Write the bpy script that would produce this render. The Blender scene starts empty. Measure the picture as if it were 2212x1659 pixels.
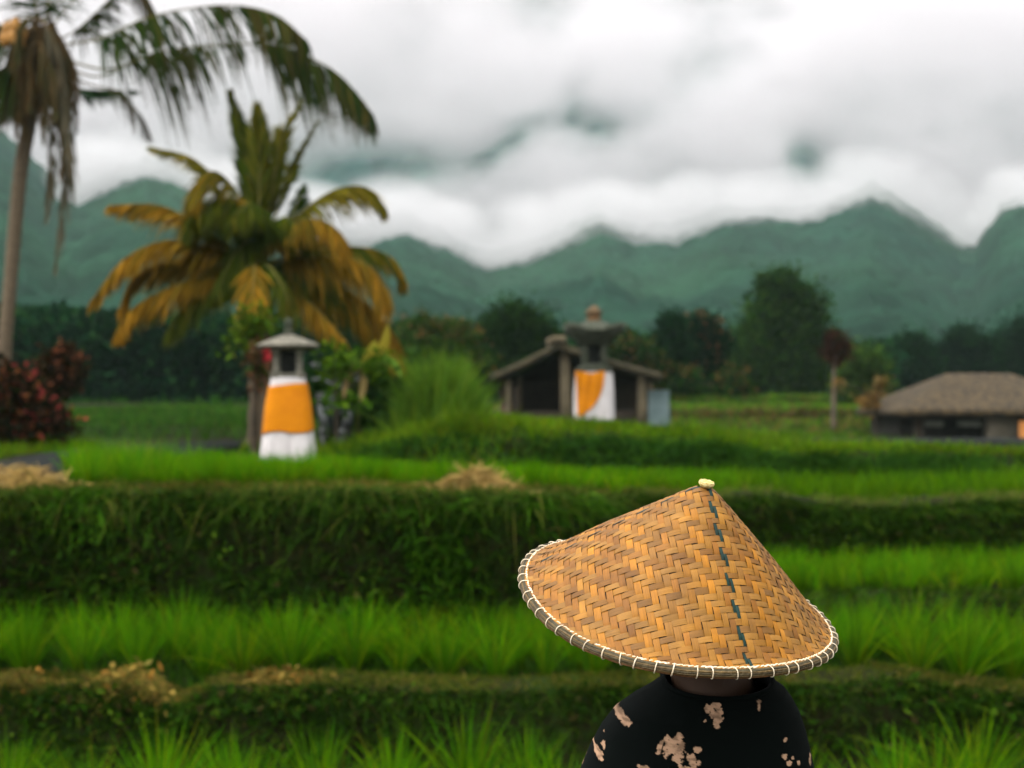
import bpy, bmesh, math, random
import numpy as np
from mathutils import Vector, Matrix
random.seed(7)
rng = np.random.default_rng(11)
S = bpy.context.scene
C = S.collection
F, CX, CY = 3072.0, 1106.0, 870.0          # photo scale: 50 mm lens, eye level at the origin

def at(px, py, D):
    return np.array([(px-CX)/F*D, D, -(py-CY)/F*D])
def nrm(v):
    v = np.asarray(v, float)
    return v/np.maximum(np.linalg.norm(v, axis=-1, keepdims=True), 1e-9)
def sstep(a, b, x):
    t = np.clip((np.asarray(x, float)-a)/(b-a), 0, 1); return t*t*(3-2*t)

# ------------------------------------------------------------------ noise
_perm = np.random.default_rng(3).random(65536)
def _h(ix, iy, s):
    return _perm[((ix*374761393 + iy*668265263 + s*1442695041) & 0x7fffffff) % 65536]
def vnoise(x, y, s=0):
    x = np.asarray(x, float); y = np.asarray(y, float)
    ix = np.floor(x).astype(np.int64); iy = np.floor(y).astype(np.int64)
    fx = x-ix; fy = y-iy; fx = fx*fx*(3-2*fx); fy = fy*fy*(3-2*fy)
    a = _h(ix, iy, s); b = _h(ix+1, iy, s); c = _h(ix, iy+1, s); d = _h(ix+1, iy+1, s)
    return (a*(1-fx)+b*fx)*(1-fy)+(c*(1-fx)+d*fx)*fy*1.0
def fbm(x, y, o=4, s=0):
    r = 0; a = .5; n = 0
    for k in range(o):
        r = r+a*vnoise(np.asarray(x)*2**k, np.asarray(y)*2**k, s+k); n += a; a *= .5
    return r/n-.5

# ------------------------------------------------------------------ mesh collector
class Geo:
    def __init__(s): s.V = []; s.F = []; s.C = []; s.U = []; s.n = 0
    def add(s, V, Fc, col=(1, 1, 1), uv=None):
        V = np.asarray(V, float).reshape(-1, 3); Fc = np.asarray(Fc, np.int64).reshape(-1, 4)
        c = np.asarray(col, float)
        if c.ndim == 1: c = np.tile(c, (len(V), 1))
        s.V.append(V); s.F.append(Fc+s.n); s.C.append(c.reshape(-1, 3))
        s.U.append(np.zeros((len(V), 2)) if uv is None else np.asarray(uv, float).reshape(-1, 2))
        s.n += len(V); return s
    def build(s, name, mat, parent=None, smooth=True, origin=None):
        V = np.concatenate(s.V); Fc = np.concatenate(s.F); Cc = np.concatenate(s.C); U = np.concatenate(s.U)
        if origin is not None: V = V-np.asarray(origin, float)
        me = mesh_np(name, V, Fc, Cc, U, smooth); me.materials.append(mat)
        return link(name, me, parent, origin)

def mesh_np(name, V, Fc, Cc, U, smooth=True):
    tri = Fc[:, 2] == Fc[:, 3]
    me = bpy.data.meshes.new(name)
    me.vertices.add(len(V)); me.vertices.foreach_set('co', V.astype(np.float32).ravel())
    cnt = np.where(tri, 3, 4); mask = np.ones(Fc.shape, bool); mask[:, 3] = ~tri
    loops = Fc[mask]
    me.loops.add(len(loops)); me.loops.foreach_set('vertex_index', loops.astype(np.int32))
    me.polygons.add(len(Fc)); st = np.concatenate([[0], np.cumsum(cnt)[:-1]])
    me.polygons.foreach_set('loop_start', st.astype(np.int32))
    try: me.polygons.foreach_set('loop_total', cnt.astype(np.int32))
    except Exception: pass
    me.polygons.foreach_set('use_smooth', np.full(len(Fc), smooth))
    a = me.attributes.new('Col', 'FLOAT_COLOR', 'POINT')
    a.data.foreach_set('color', np.concatenate([Cc, np.ones((len(Cc), 1))], 1).astype(np.float32).ravel())
    if U is not None:
        uv = me.uv_layers.new(name='UVMap'); uv.data.foreach_set('uv', U[loops].astype(np.float32).ravel())
    me.update(calc_edges=True); me.validate()
    return me
def link(name, me, parent=None, loc=None):
    o = bpy.data.objects.new(name, me); C.objects.link(o)
    if parent is not None: o.parent = parent
    if loc is not None: o.location = loc
    return o
def tag(o, label=None, cat=None, group=None, kind=None):
    if label: o['label'] = label
    if cat: o['category'] = cat
    if group: o['group'] = group
    if kind: o['kind'] = kind
    return o
def thing(name, label, cat, loc, group=None, rz=0):
    o = bpy.data.objects.new(name, None); C.objects.link(o); o.location = loc; o.rotation_euler = (0, 0, rz)
    o.empty_display_size = .1
    return tag(o, label, cat, group)

# ------------------------------------------------------------------ shape generators
def ribbons(P, D, L, W, bend, seg, col0, col1, prof=None, side=None, g=None, jit=.0):
    """N ribbons from P along D, curving by bend; col0/col1 = (N,3) root and tip colours"""
    P = np.asarray(P, float); N = len(P)
    D = nrm(np.broadcast_to(D, (N, 3))); L = np.broadcast_to(L, (N,)); W = np.broadcast_to(W, (N,)); bend = np.broadcast_to(bend, (N, 3))
    t = np.linspace(0, 1, seg+1)
    pts = P[:, None]+L[:, None, None]*(D[:, None]*t[None, :, None]+bend[:, None]*(t**2)[None, :, None])
    if side is None: side = nrm(np.cross(D, rng.normal(size=(N, 3))))
    side = np.broadcast_to(side, (N, 3))
    w = (np.power(1-t, .6)*.92+.08 if prof is None else prof(t))
    off = side[:, None]*(W[:, None]*w[None])[..., None]*.5
    V = np.stack([pts-off, pts+off], 2)                      # N,seg+1,2,3
    base = (np.arange(N)*(seg+1)*2)[:, None]+(np.arange(seg)*2)[None]
    Fc = np.stack([base, base+1, base+3, base+2], -1).reshape(-1, 4)
    col0 = np.broadcast_to(col0, (N, 3)); col1 = np.broadcast_to(col1, (N, 3))
    cc = col0[:, None]*(1-t)[None, :, None]+col1[:, None]*t[None, :, None]
    cc = np.repeat(cc[:, :, None], 2, 2)
    g = g or Geo(); g.add(V, Fc, cc.reshape(-1, 3)); return g
def leafquads(P, D, L, W, col, g=None, nor=None):
    P = np.asarray(P, float); N = len(P); D = nrm(D)
    n = rng.normal(size=(N, 3)) if nor is None else nor
    sd = nrm(np.cross(D, n)); L = np.broadcast_to(L, (N,))[:, None]; W = np.broadcast_to(W, (N,))[:, None]
    up = nrm(np.cross(sd, D))
    V = np.stack([P, P+D*L*.45+sd*W*.5+up*W*.12, P+D*L, P+D*L*.45-sd*W*.5+up*W*.12], 1)
    Fc = (np.arange(N)*4)[:, None]+np.arange(4)[None]
    g = g or Geo(); g.add(V, Fc, np.repeat(np.broadcast_to(col, (N, 3)), 4, 0)); return g
def tube(pts, rad, n=8, col=(1, 1, 1), g=None, caps=True, closed=False, squash=None, uvs=1.0):
    pts = np.asarray(pts, float); m = len(pts); rad = np.broadcast_to(rad, (m,))
    if closed: T = nrm(np.roll(pts, -1, 0)-np.roll(pts, 1, 0))
    else: T = nrm(np.gradient(pts, axis=0))
    ref = np.array([0, 0, 1.]) if abs(T[0, 2]) < .9 else np.array([1., 0, 0])
    A = np.zeros((m, 3)); a = ref
    for i in range(m):
        a = a-T[i]*np.dot(a, T[i]); a = a/max(np.linalg.norm(a), 1e-9); A[i] = a
    B = np.cross(T, A); th = np.linspace(0, 2*np.pi, n, endpoint=False)
    V = pts[:, None]+rad[:, None, None]*(A[:, None]*np.cos(th)[None, :, None]+B[:, None]*np.sin(th)[None, :, None])
    Fc = []
    for i in range(m if closed else m-1):
        j = (i+1) % m
        for k in range(n): Fc.append((i*n+k, i*n+(k+1) % n, j*n+(k+1) % n, j*n+k))
    V = V.reshape(-1, 3)
    c = np.asarray(col, float)
    cc = np.repeat(c, n, 0) if c.ndim == 2 else np.tile(c, (len(V), 1))
    d = np.concatenate([[0], np.cumsum(np.linalg.norm(np.diff(pts, axis=0), axis=1))])
    uv = np.stack([np.repeat(d, n), np.tile(th, m)], 1)
    if caps and not closed:
        V = np.concatenate([V, pts[[0, -1]]]); cc = np.concatenate([cc, cc[[0, -1]]]); uv = np.concatenate([uv, uv[[0, -1]]])
        for k in range(n):
            Fc.append((m*n, (k+1) % n, k, k)); Fc.append((m*n+1, (m-1)*n+k, (m-1)*n+(k+1) % n, (m-1)*n+(k+1) % n))
    g = g or Geo(); g.add(V, Fc, cc, uv); return g
def loft(rings, col=(1, 1, 1), g=None, caps=True, uv=None):
    R = np.asarray(rings, float); m, n, _ = R.shape
    V = R.reshape(-1, 3); Fc = []
    i = np.arange(m-1)[:, None]; k = np.arange(n)[None]; k2 = (k+1) % n
    Fc = np.stack([i*n+k, i*n+k2, (i+1)*n+k2, (i+1)*n+k], -1).reshape(-1, 4)
    c = np.asarray(col, float); c = np.tile(c, (len(V), 1)) if c.ndim == 1 else c.reshape(-1, 3)
    if caps:
        V = np.concatenate([V, R[[0, -1]].mean(1)]); c = np.concatenate([c, c[[0, -1]]])
        kk = np.arange(n); k2 = (kk+1) % n
        Fc = np.concatenate([Fc, np.stack([np.full(n, m*n), k2, kk, kk], -1), np.stack([np.full(n, m*n+1), (m-1)*n+kk, (m-1)*n+k2, (m-1)*n+k2], -1)])
    g = g or Geo(); g.add(V, Fc, c); return g
def box(c, s, col=(1, 1, 1), g=None, rz=0, bev=.08, M=None):
    """box with chamfered edges, built as a loft of octagons"""
    sx, sy, sz = np.asarray(s)/2; b = min(sx, sy, sz)*bev
    def ring(z, i):
        x, y = sx-i, sy-i; q = b
        return [(-x+q, -y, z), (x-q, -y, z), (x, -y+q, z), (x, y-q, z), (x-q, y, z), (-x+q, y, z), (-x, y-q, z), (-x, -y+q, z)]
    R = np.array([ring(-sz, b), ring(-sz+b, 0), ring(sz-b, 0), ring(sz, b)], float)
    if M is not None: R = R@np.asarray(M).T
    cz, sn = math.cos(rz), math.sin(rz)
    R = R@np.array([[cz, sn, 0], [-sn, cz, 0], [0, 0, 1]])
    return loft(R+np.asarray(c), col, g)
def catmull(P, n):
    P = np.asarray(P, float); Q = np.concatenate([[2*P[0]-P[1]], P, [2*P[-1]-P[-2]]])
    out = []; k = len(P)-1
    for u in np.linspace(0, k-1e-6, n):
        i = int(u); t = u-i; a, b, c, d = Q[i:i+4]
        out.append(.5*((2*b)+(-a+c)*t+(2*a-5*b+4*c-d)*t*t+(-a+3*b-3*c+d)*t**3))
    return np.array(out)
def vary(col, n, amt=.25, hue=.12):
    c = np.tile(np.asarray(col, float), (n, 1))*(1+rng.uniform(-amt, amt, (n, 1)))
    return np.clip(c*(1+rng.uniform(-hue, hue, (n, 3))), 0.001, .95)
def pick(cols, n, amt=.2, w=None):
    cols = np.asarray(cols, float); i = rng.choice(len(cols), n, p=w)
    return np.clip(cols[i]*(1+rng.uniform(-amt, amt, (n, 1))), .001, .95)

# ------------------------------------------------------------------ materials
def newmat(name):
    m = bpy.data.materials.new(name); m.use_nodes = True; nt = m.node_tree
    return m, nt, nt.nodes['Principled BSDF'], nt.nodes['Material Output']
def N(nt, t, **kw):
    n = nt.nodes.new(t)
    for k, v in kw.items(): setattr(n, k, v)
    return n
def foliage_mat(name, trans=.3, rough=.55, noise_amt=.25, scale=3.0):
    m, nt, b, out = newmat(name); L = nt.links.new
    at_ = N(nt, 'ShaderNodeAttribute', attribute_name='Col'); oi = N(nt, 'ShaderNodeObjectInfo')
    tc = N(nt, 'ShaderNodeTexCoord'); no = N(nt, 'ShaderNodeTexNoise'); no.inputs['Scale'].default_value = scale; no.inputs['Detail'].default_value = 3
    L(tc.outputs['Object'], no.inputs['Vector'])
    mr = N(nt, 'ShaderNodeMapRange'); mr.inputs['To Min'].default_value = 1-noise_amt; mr.inputs['To Max'].default_value = 1+noise_amt
    mr.inputs['From Min'].default_value = .3; mr.inputs['From Max'].default_value = .7
    L(no.outputs['Fac'], mr.inputs['Value'])
    m2 = N(nt, 'ShaderNodeMapRange'); m2.inputs['To Min'].default_value = .82; m2.inputs['To Max'].default_value = 1.18
    L(oi.outputs['Random'], m2.inputs['Value'])
    mu = N(nt, 'ShaderNodeMath', operation='MULTIPLY'); L(mr.outputs[0], mu.inputs[0]); L(m2.outputs[0], mu.inputs[1])
    sc = N(nt, 'ShaderNodeVectorMath', operation='SCALE'); L(at_.outputs['Color'], sc.inputs[0]); L(mu.outputs[0], sc.inputs['Scale'])
    L(sc.outputs[0], b.inputs['Base Color']); b.inputs['Roughness'].default_value = rough
    b.inputs['Specular IOR Level'].default_value = .0
    tr = N(nt, 'ShaderNodeBsdfTranslucent'); L(sc.outputs[0], tr.inputs['Color'])
    mx = N(nt, 'ShaderNodeMixShader'); mx.inputs[0].default_value = trans
    L(b.outputs[0], mx.inputs[1]); L(tr.outputs[0], mx.inputs[2]); L(mx.outputs[0], out.inputs['Surface'])
    return m
def surf_mat(name, col, rough=.8, col2=None, scale=8, bump=.0, bscale=40, attr=False, metallic=0, spec=.3, detail=5, stretch=(1, 1, 1), coord='Object', lo=.35, hi=.65):
    m, nt, b, out = newmat(name); L = nt.links.new
    tc = N(nt, 'ShaderNodeTexCoord'); mp = N(nt, 'ShaderNodeMapping'); mp.inputs['Scale'].default_value = stretch
    L(tc.outputs[coord], mp.inputs['Vector'])
    no = N(nt, 'ShaderNodeTexNoise'); no.inputs['Scale'].default_value = scale; no.inputs['Detail'].default_value = detail
    L(mp.outputs[0], no.inputs['Vector'])
    mr = N(nt, 'ShaderNodeMapRange'); mr.inputs['From Min'].default_value = lo; mr.inputs['From Max'].default_value = hi
    L(no.outputs['Fac'], mr.inputs['Value'])
    mix = N(nt, 'ShaderNodeMix', data_type='RGBA')
    c2 = col2 if col2 is not None else tuple(x*.6 for x in col)
    mix.inputs['A'].default_value = (*col, 1); mix.inputs['B'].default_value = (*c2, 1)
    L(mr.outputs[0], mix.inputs['Factor'])
    src = mix.outputs['Result']
    if attr:
        a = N(nt, 'ShaderNodeAttribute', attribute_name='Col'); mm = N(nt, 'ShaderNodeMix', data_type='RGBA', blend_type='MULTIPLY')
        mm.inputs['Factor'].default_value = 1; L(a.outputs['Color'], mm.inputs['A']); L(src, mm.inputs['B']); src = mm.outputs['Result']
    L(src, b.inputs['Base Color']); b.inputs['Roughness'].default_value = rough; b.inputs['Metallic'].default_value = metallic
    b.inputs['Specular IOR Level'].default_value = spec
    if bump:
        n2 = N(nt, 'ShaderNodeTexNoise'); n2.inputs['Scale'].default_value = bscale; n2.inputs['Detail'].default_value = 6
        L(mp.outputs[0], n2.inputs['Vector'])
        bp = N(nt, 'ShaderNodeBump'); bp.inputs['Strength'].default_value = bump; bp.inputs['Distance'].default_value = .02
        L(n2.outputs['Fac'], bp.inputs['Height']); L(bp.outputs[0], b.inputs['Normal'])
    return m
M = {}
M['rice'] = foliage_mat('rice_leaf', .35, .5, .2, 2.0)
M['grass'] = foliage_mat('grass_blade', .3, .6, .3, 1.2)
M['leaf'] = foliage_mat('tree_leaf', .2, .5, .3, .9)
M['palm'] = foliage_mat('palm_leaf', .22, .45, .2, 1.5)
M['straw'] = foliage_mat('dry_straw', .15, .8, .2, 6)
M['bark'] = surf_mat('palm_bark', (.17, .125, .075), .9, (.07, .052, .032), 14, .8, 30, stretch=(1, 1, 6))
M['wood'] = surf_mat('dark_bark', (.07, .05, .03), .9, (.03, .025, .015), 10, .6, 40)
M['soil'] = None

# ------------------------------------------------------------------ terrain
def ss(a, b, x): return sstep(a, b, x)
_ROWS = [  # left y, z | right y, z, dz/dx
 (-6, -1.73, -6, -1.73, 0), (2.9, -1.73, 2.9, -1.73, 0), (3.15, -2.2, 3.15, -2.2, 0), (8.2, -2.2, 8.2, -2.2, 0),
 (8.33, -1.80, 8.33, -1.80, 0), (8.42, -1.70, 8.42, -1.70, 0), (8.75, -1.68, 8.75, -1.68, 0), (8.85, -1.75, 8.85, -1.75, 0),
 (9.9, -1.75, 9.9, -1.75, 0), (9.95, -1.75, 10.0, -1.40, 0), (9.97, -1.75, 10.2, -1.36, 0), (9.99, -1.75, 10.3, -1.41, 0),
 (10.02, -1.75, 12.3, -1.41, 0), (10.16, -.80, 12.42, -.97, 0), (10.26, -.655, 12.55, -.88, 0), (10.6, -.63, 12.9, -.85, 0),
 (10.7, -.67, 13.0, -.92, 0), (16.2, -.735, 16.2, -.94, 0), (16.4, -.735, 16.45, -.50, -.05), (16.6, -.73, 16.7, -.35, -.056),
 (17.6, -.73, 17.6, -.33, -.06),
 (26, -.73, 26, -.45, -.07), (28, -.5, 30, -.5, -.06), (36, -.25, 36, -.6, -.045),
 (47, -.15, 47, -.85, -.03), (50, -.1, 50, -.6, 0), (50.4, -.1, 50.4, -.3, 0), (57, 0, 57, -.15, 0), (57.4, 0, 57.4, .12, 0),
 (75, 0, 75, .2, 0), (140, 0, 140, .2, 0), (2600, 0, 2600, 0, 0)]
_RA = np.array(_ROWS, float)
def rows_at(x):
    """y and z of every terrace line at the given x (arrays N x rows)"""
    x = np.asarray(x, float)[:, None]
    tA = ss(-.1, 1.4, x); tB = ss(-3.0, -.5, x); k = np.arange(len(_RA))[None]
    t = np.where(k < 17, tA, tB)
    y = _RA[:, 0]*(1-t)+_RA[:, 2]*t
    z = _RA[:, 1]*(1-t)+(_RA[:, 3]+_RA[:, 4]*np.clip(x, 0, 14))*t
    wob = np.where((k >= 3) & (k <= 20), 1, 0)
    y = y+wob*(fbm(x*.35, 3.1+0*x, 3, 5)*(.45+.5*t*(k > 10))+fbm(x*1.7, 9.3+0*x, 2, 8)*.12)*np.where(k < 8, .5, 1)
    z = z+np.where((k >= 4) & (k <= 7) | (k >= 13) & (k <= 16) | (k >= 18) & (k <= 21), fbm(x*.9, k*.0+1.7, 3, 17)*.13+fbm(x*.55+7, k*.0+4.7, 3, 19)*.22*t, 0)
    # a gap for the water in the near bund
    gap = np.exp(-((x+2.02)/.17)**2)
    z = z-np.where((k >= 4) & (k <= 7), gap*.10, 0)
    return y, z
def row_pt(x, r):
    """point on the terrain at x and fractional terrace row r"""
    x = np.asarray(x, float); y, z = rows_at(x); i = np.clip(np.floor(r).astype(int), 0, len(_RA)-2); f = r-i; a = np.arange(len(x))
    return np.stack([x, y[a, i]*(1-f)+y[a, i+1]*f, z[a, i]*(1-f)+z[a, i+1]*f], 1)
def zg(x, y):
    x = np.atleast_1d(np.asarray(x, float)); y = np.atleast_1d(np.asarray(y, float)); Y, Z = rows_at(x)
    return np.array([np.interp(b, Y[i], Z[i]) for i, b in enumerate(y)])

mt, nt, b, out = newmat('terrace_earth'); L = nt.links.new
tc = N(nt, 'ShaderNodeTexCoord')
n1 = N(nt, 'ShaderNodeTexNoise'); n1.inputs['Scale'].default_value = 1.3; n1.inputs['Detail'].default_value = 6; L(tc.outputs['Object'], n1.inputs['Vector'])
n2 = N(nt, 'ShaderNodeTexNoise'); n2.inputs['Scale'].default_value = 18; n2.inputs['Detail'].default_value = 5; L(tc.outputs['Object'], n2.inputs['Vector'])
cr = N(nt, 'ShaderNodeValToRGB'); e = cr.color_ramp.elements
e[0].position = .35; e[0].color = (.010, .008, .004, 1); e[1].position = .68; e[1].color = (.012, .030, .004, 1)
x_ = cr.color_ramp.elements.new(.52); x_.color = (.014, .016, .005, 1)
mm = N(nt, 'ShaderNodeMath', operation='ADD'); m5 = N(nt, 'ShaderNodeMath', operation='MULTIPLY_ADD'); m5.inputs[1].default_value = .5; m5.inputs[2].default_value = -.25
L(n2.outputs['Fac'], m5.inputs[0]); L(n1.outputs['Fac'], mm.inputs[0]); L(m5.outputs[0], mm.inputs[1]); L(mm.outputs[0], cr.inputs['Fac'])
L(cr.outputs[0], b.inputs['Base Color']); b.inputs['Roughness'].default_value = .95; b.inputs['Specular IOR Level'].default_value = .04
bp = N(nt, 'ShaderNodeBump'); bp.inputs['Strength'].default_value = .8; bp.inputs['Distance'].default_value = .04; L(n2.outputs['Fac'], bp.inputs['Height']); L(bp.outputs[0], b.inputs['Normal'])
M['soil'] = mt

def build_ground():
    rr = []
    for i in range(len(_RA)-1):
        n = 5 if 3 <= i <= 20 else (3 if i < 29 else 10)
        rr += list(i+np.arange(n)/n)
    rr.append(len(_RA)-1-1e-6); rr = np.array(rr)
    u = np.linspace(-1, 1, 501); u = np.sign(u)*np.abs(u)**1.5
    rows = []
    for r in rr:
        yc = np.interp(r, np.arange(len(_RA)), _RA[:, 0]); W = max(16, yc*.8)
        x = u*W; P = row_pt(x, np.full(len(x), r))
        near = (yc < 60)
        if near: P[:, 2] += fbm(P[:, 0]*3, P[:, 1]*3, 4, 31)*.05; P[:, 1] += fbm(P[:, 0]*2.3, P[:, 2]*5, 3, 37)*.06
        rows.append(P)
    R = np.array(rows); m, n, _ = R.shape
    i = np.arange(m-1)[:, None]; k = np.arange(n-1)[None]
    Fc = np.stack([i*n+k, i*n+k+1, (i+1)*n+k+1, (i+1)*n+k], -1).reshape(-1, 4)
    o = Geo().add(R.reshape(-1, 3), Fc).build('ground', M['soil']); tag(o, kind='structure')
build_ground()

# ------------------------------------------------------------------ road
M['asphalt'] = surf_mat('worn_asphalt', (.026, .029, .028), .95, (.017, .019, .018), 3, .4, 120, spec=.0)
ctr = catmull([(-8.5, 11.6), (-5.9, 13.2), (-4.95, 16.2), (-5.3, 20), (-4.9, 23.2), (-2.6, 25), (3, 25.8), (12, 26.2)], 90)
T = nrm(np.gradient(ctr, axis=0)); nn = np.stack([-T[:, 1], T[:, 0]], 1)
offs = np.linspace(-1, 1, 7); R = []
for o_ in offs:
    p = ctr+nn*o_
    R.append(np.stack([p[:, 0], p[:, 1], np.full(len(p), -.675)+.03*(1-o_**2)], 1))
R = np.array(R); m_, n_, _ = R.shape
skirt = [R[0]-[0, 0, .12]]+list(R)+[R[-1]-[0, 0, .12]]; R = np.array(skirt); m_, n_, _ = R.shape
i = np.arange(m_-1)[:, None]; k = np.arange(n_-1)[None]
Fc = np.stack([i*n_+k, (i+1)*n_+k, (i+1)*n_+k+1, i*n_+k+1], -1).reshape(-1, 4)
tag(Geo().add(R.reshape(-1, 3), Fc).build('road', M['asphalt']), kind='structure')

# ------------------------------------------------------------------ rice
RICE = [(.046, .180, .002), (.072, .205, .002), (.115, .215, .002), (.022, .095, .003), (.160, .195, .005)]
RW = [.32, .3, .16, .17, .05]
def rice_geo(bases, nb, H, spread=.32, w=.011, seg=4, g=None, cols=RICE, cw=RW, amt=.22):
    n = len(bases); P = np.repeat(bases, nb, 0); N_ = len(P)
    az = rng.uniform(0, 2*np.pi, N_); r = np.abs(rng.normal(0, 1, N_))
    P = P+np.stack([np.cos(az), np.sin(az), 0*az], 1)*(.012+.028*rng.random(N_))[:, None]
    lean = np.clip(r*spread, 0, .75)
    D = np.stack([np.cos(az)*lean, np.sin(az)*lean, np.ones(N_)], 1)
    Lh = np.repeat(np.broadcast_to(H, (n,)), nb)*rng.uniform(.55, 1.08, N_)
    dr = np.abs(rng.normal(.08, .18, N_))
    bend = np.stack([np.cos(az)*(dr*.9+lean*.25), np.sin(az)*(dr*.9+lean*.25), -dr*.55], 1)
    cb = np.repeat(vary((1, 1, 1), n, .16, .1), nb, 0)
    c = np.clip(pick(cols, N_, amt, cw)*cb, .001, .9)
    return ribbons(P, D, Lh, w*rng.uniform(.7, 1.3, N_), bend, seg, c*np.array([1.25, 1.02, 1.0])*.85, c*1.1, g=g)
rice_mesh = []
for v in range(9):
    g = rice_geo(np.array([[0, 0, 0.]]), 140 if v < 7 else 80, .56, .32 if v % 2 else .24, .0095, 5)
    V = np.concatenate(g.V); me = mesh_np('rice_clump', V, np.concatenate(g.F), np.concatenate(g.C), None); me.materials.append(M['rice']); rice_mesh.append(me)
def clump(x, y, label, group, sc):
    o = bpy.data.objects.new('rice_clump', random.choice(rice_mesh)); C.objects.link(o)
    o.location = (x, y, float(zg(x, y)[0])-.01); o.rotation_euler = (random.uniform(-.08, .08), random.uniform(-.08, .08), random.uniform(0, 6.28))
    s = sc*random.uniform(.82, 1.12); o.scale = (s*random.uniform(.9, 1.15), s, s*random.uniform(.9, 1.08))
    tag(o, label, 'rice clump', group)
for r, y in enumerate([9.02, 9.28, 9.54, 9.78]):
    half = y*.385; x = -half+random.uniform(0, .2)
    while x < half:
        yy = y+random.uniform(-.06, .06)
        if not (abs(x+2.02) < .2 and r == 0) and random.random() > .03:
            lab = 'bright green rice clump in the front row right behind the low grassy bund' if r == 0 else 'green rice clump deeper in the middle paddy behind its front row'
            clump(x, yy, lab, 'rice clumps along the front of the middle paddy' if r == 0 else 'rice clumps deeper in the middle paddy', .90)
        x += random.uniform(.28, .42)
for r, y in enumerate([10.5, 10.78, 11.06, 11.34, 11.6]):
    x = .55+random.uniform(0, .2)
    while x < y*.385:
        if x > 1.0+.25*r: clump(x, y+random.uniform(-.06, .06), 'short green rice clump in the raised paddy right of the hat', 'rice clumps in the raised right paddy', .56)
        x += random.uniform(.24, .36)
for r, y in enumerate([10.78, 11.05, 11.32, 11.6]):
    x = -.313*y+random.uniform(.05, .2)
    while x < .9:
        if x < .1+.35*r: clump(x, y+random.uniform(-.06, .06), 'short green rice clump atop the tall weedy bank before the near shrine', 'rice clumps on top of the tall bank', .56)
        x += random.uniform(.24, .36)
for r, y in enumerate([6.35, 6.7, 7.05, 7.4, 7.75]):
    half = y*.375; x = -half+random.uniform(0, .2)
    while x < half:
        if random.random() > .06 and not (r == 4 and random.random() < .45):
            clump(x, y+random.uniform(-.08, .08), 'green rice clump in the lowest paddy in front of the low bund', 'rice clumps in the lowest paddy', .92)
        x += random.uniform(.34, .47)

def scatter_rows(x0, x1, y0f, y1f, dx, dy, jx=.3):
    pts = []
    xs = np.arange(x0, x1, dx)
    for x in xs:
        for y in np.arange(y0f(x), y1f(x), dy):
            pts.append((x+rng.uniform(-jx, jx)*dx, y+rng.uniform(-jx, jx)*dy))
    P = np.array(pts); z = zg(P[:, 0], P[:, 1]); return np.column_stack([P, z])
gs = Geo()
P = scatter_rows(.9, 6.2, lambda x: 10.45, lambda x: 11.75, .26, .26)
rice_geo(P, 18, .27, .30, .012, 4, gs)
# upper left paddy in front of the shrine
P = scatter_rows(-4.9, 2.2, lambda x: 11.75+ss(0, 1.3, x)*1.4, lambda x: 15.6, .17, .2)
P = P[(P[:, 0] > -.313*P[:, 1]) & ~((np.abs(P[:, 0]+2.54) < .36+.1*rng.random(len(P))) & (P[:, 1] > 14.5)) & (P[:, 1] < np.where(P[:, 0] < -3.4, 14.4, 20))]
rice_geo(P, 22, np.where(P[:, 0] < -3.3, .39, .26), .24, .012, 3, gs, amt=.25)
P = scatter_rows(-2.2, 7.8, lambda x: 13.1 if x > .8 else 14.8, lambda x: 15.2 if x > -.8 else 15.9, .19, .22)
P = P[~((np.abs(P[:, 0]+2.57) < .4))]
rice_geo(P, 18, .29, .26, .013, 3, gs, cols=[(.050, .140, .002), (.072, .155, .002), (.030, .095, .003)], cw=[.4, .3, .3])
tag(gs.build('rice', M['rice']), 'dense young rice filling the upper terraces', 'rice', kind='stuff')

# ------------------------------------------------------------------ grass and weeds on the banks
gg = Geo()
def bank(x0, x1, ra, rb, n, H, cols, w, droop, out=.6, wid=.012, leafy=0, up=.5, seg=3, nomask=False):
    x = rng.uniform(x0, x1, n); r = rng.uniform(ra, rb, n); P = row_pt(x, r)
    P[:, 1] += fbm(P[:, 0]*2.3, P[:, 2]*5, 3, 37)*.06
    keep = fbm(P[:, 0]*1.9, P[:, 2]*3.0+P[:, 1]*.6, 3, 51) > -.10+rng.uniform(-.2, .12, n)
    if not nomask: P = P[keep]
    n = len(P)
    D = np.stack([rng.normal(0, .45, n), -np.abs(rng.normal(out, .3, n)), rng.normal(up, .3, n)], 1)
    Lh = H*rng.uniform(.45, 1.25, n)
    bend = np.stack([rng.normal(0, .15, n), -.1-np.zeros(n), -droop*rng.uniform(.5, 1.4, n)], 1)
    c = pick(cols, n, .3, w)
    ribbons(P, D, Lh, wid*rng.uniform(.6, 1.4, n), bend, seg, c*.9, c, g=gg)
    if leafy:
        m = leafy; x = rng.uniform(x0, x1, m); r = rng.uniform(ra, rb, m); Q = row_pt(x, r); Q[:, 1] -= rng.uniform(.01, .09, m)
        k = fbm(Q[:, 0]*1.3+5, Q[:, 2]*2.2, 3, 77) > .0; Q = Q[k]; m = len(Q)
        D = np.stack([rng.normal(0, .6, m), -np.abs(rng.normal(.5, .3, m)), rng.normal(-.1, .5, m)], 1)
        leafquads(Q, D, rng.uniform(.03, .09, m), rng.uniform(.02, .05, m), pick(cols, m, .35, w), gg)
DK = [(.012, .034, .004), (.020, .055, .004), (.045, .085, .006), (.035, .030, .009)]; DW = [.42, .33, .13, .12]
ST = [(.13, .10, .018), (.085, .095, .012), (.20, .145, .04), (.045, .08, .006)]
BR = [(.056, .135, .003), (.085, .155, .004), (.024, .065, .004), (.125, .145, .008)]
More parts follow.
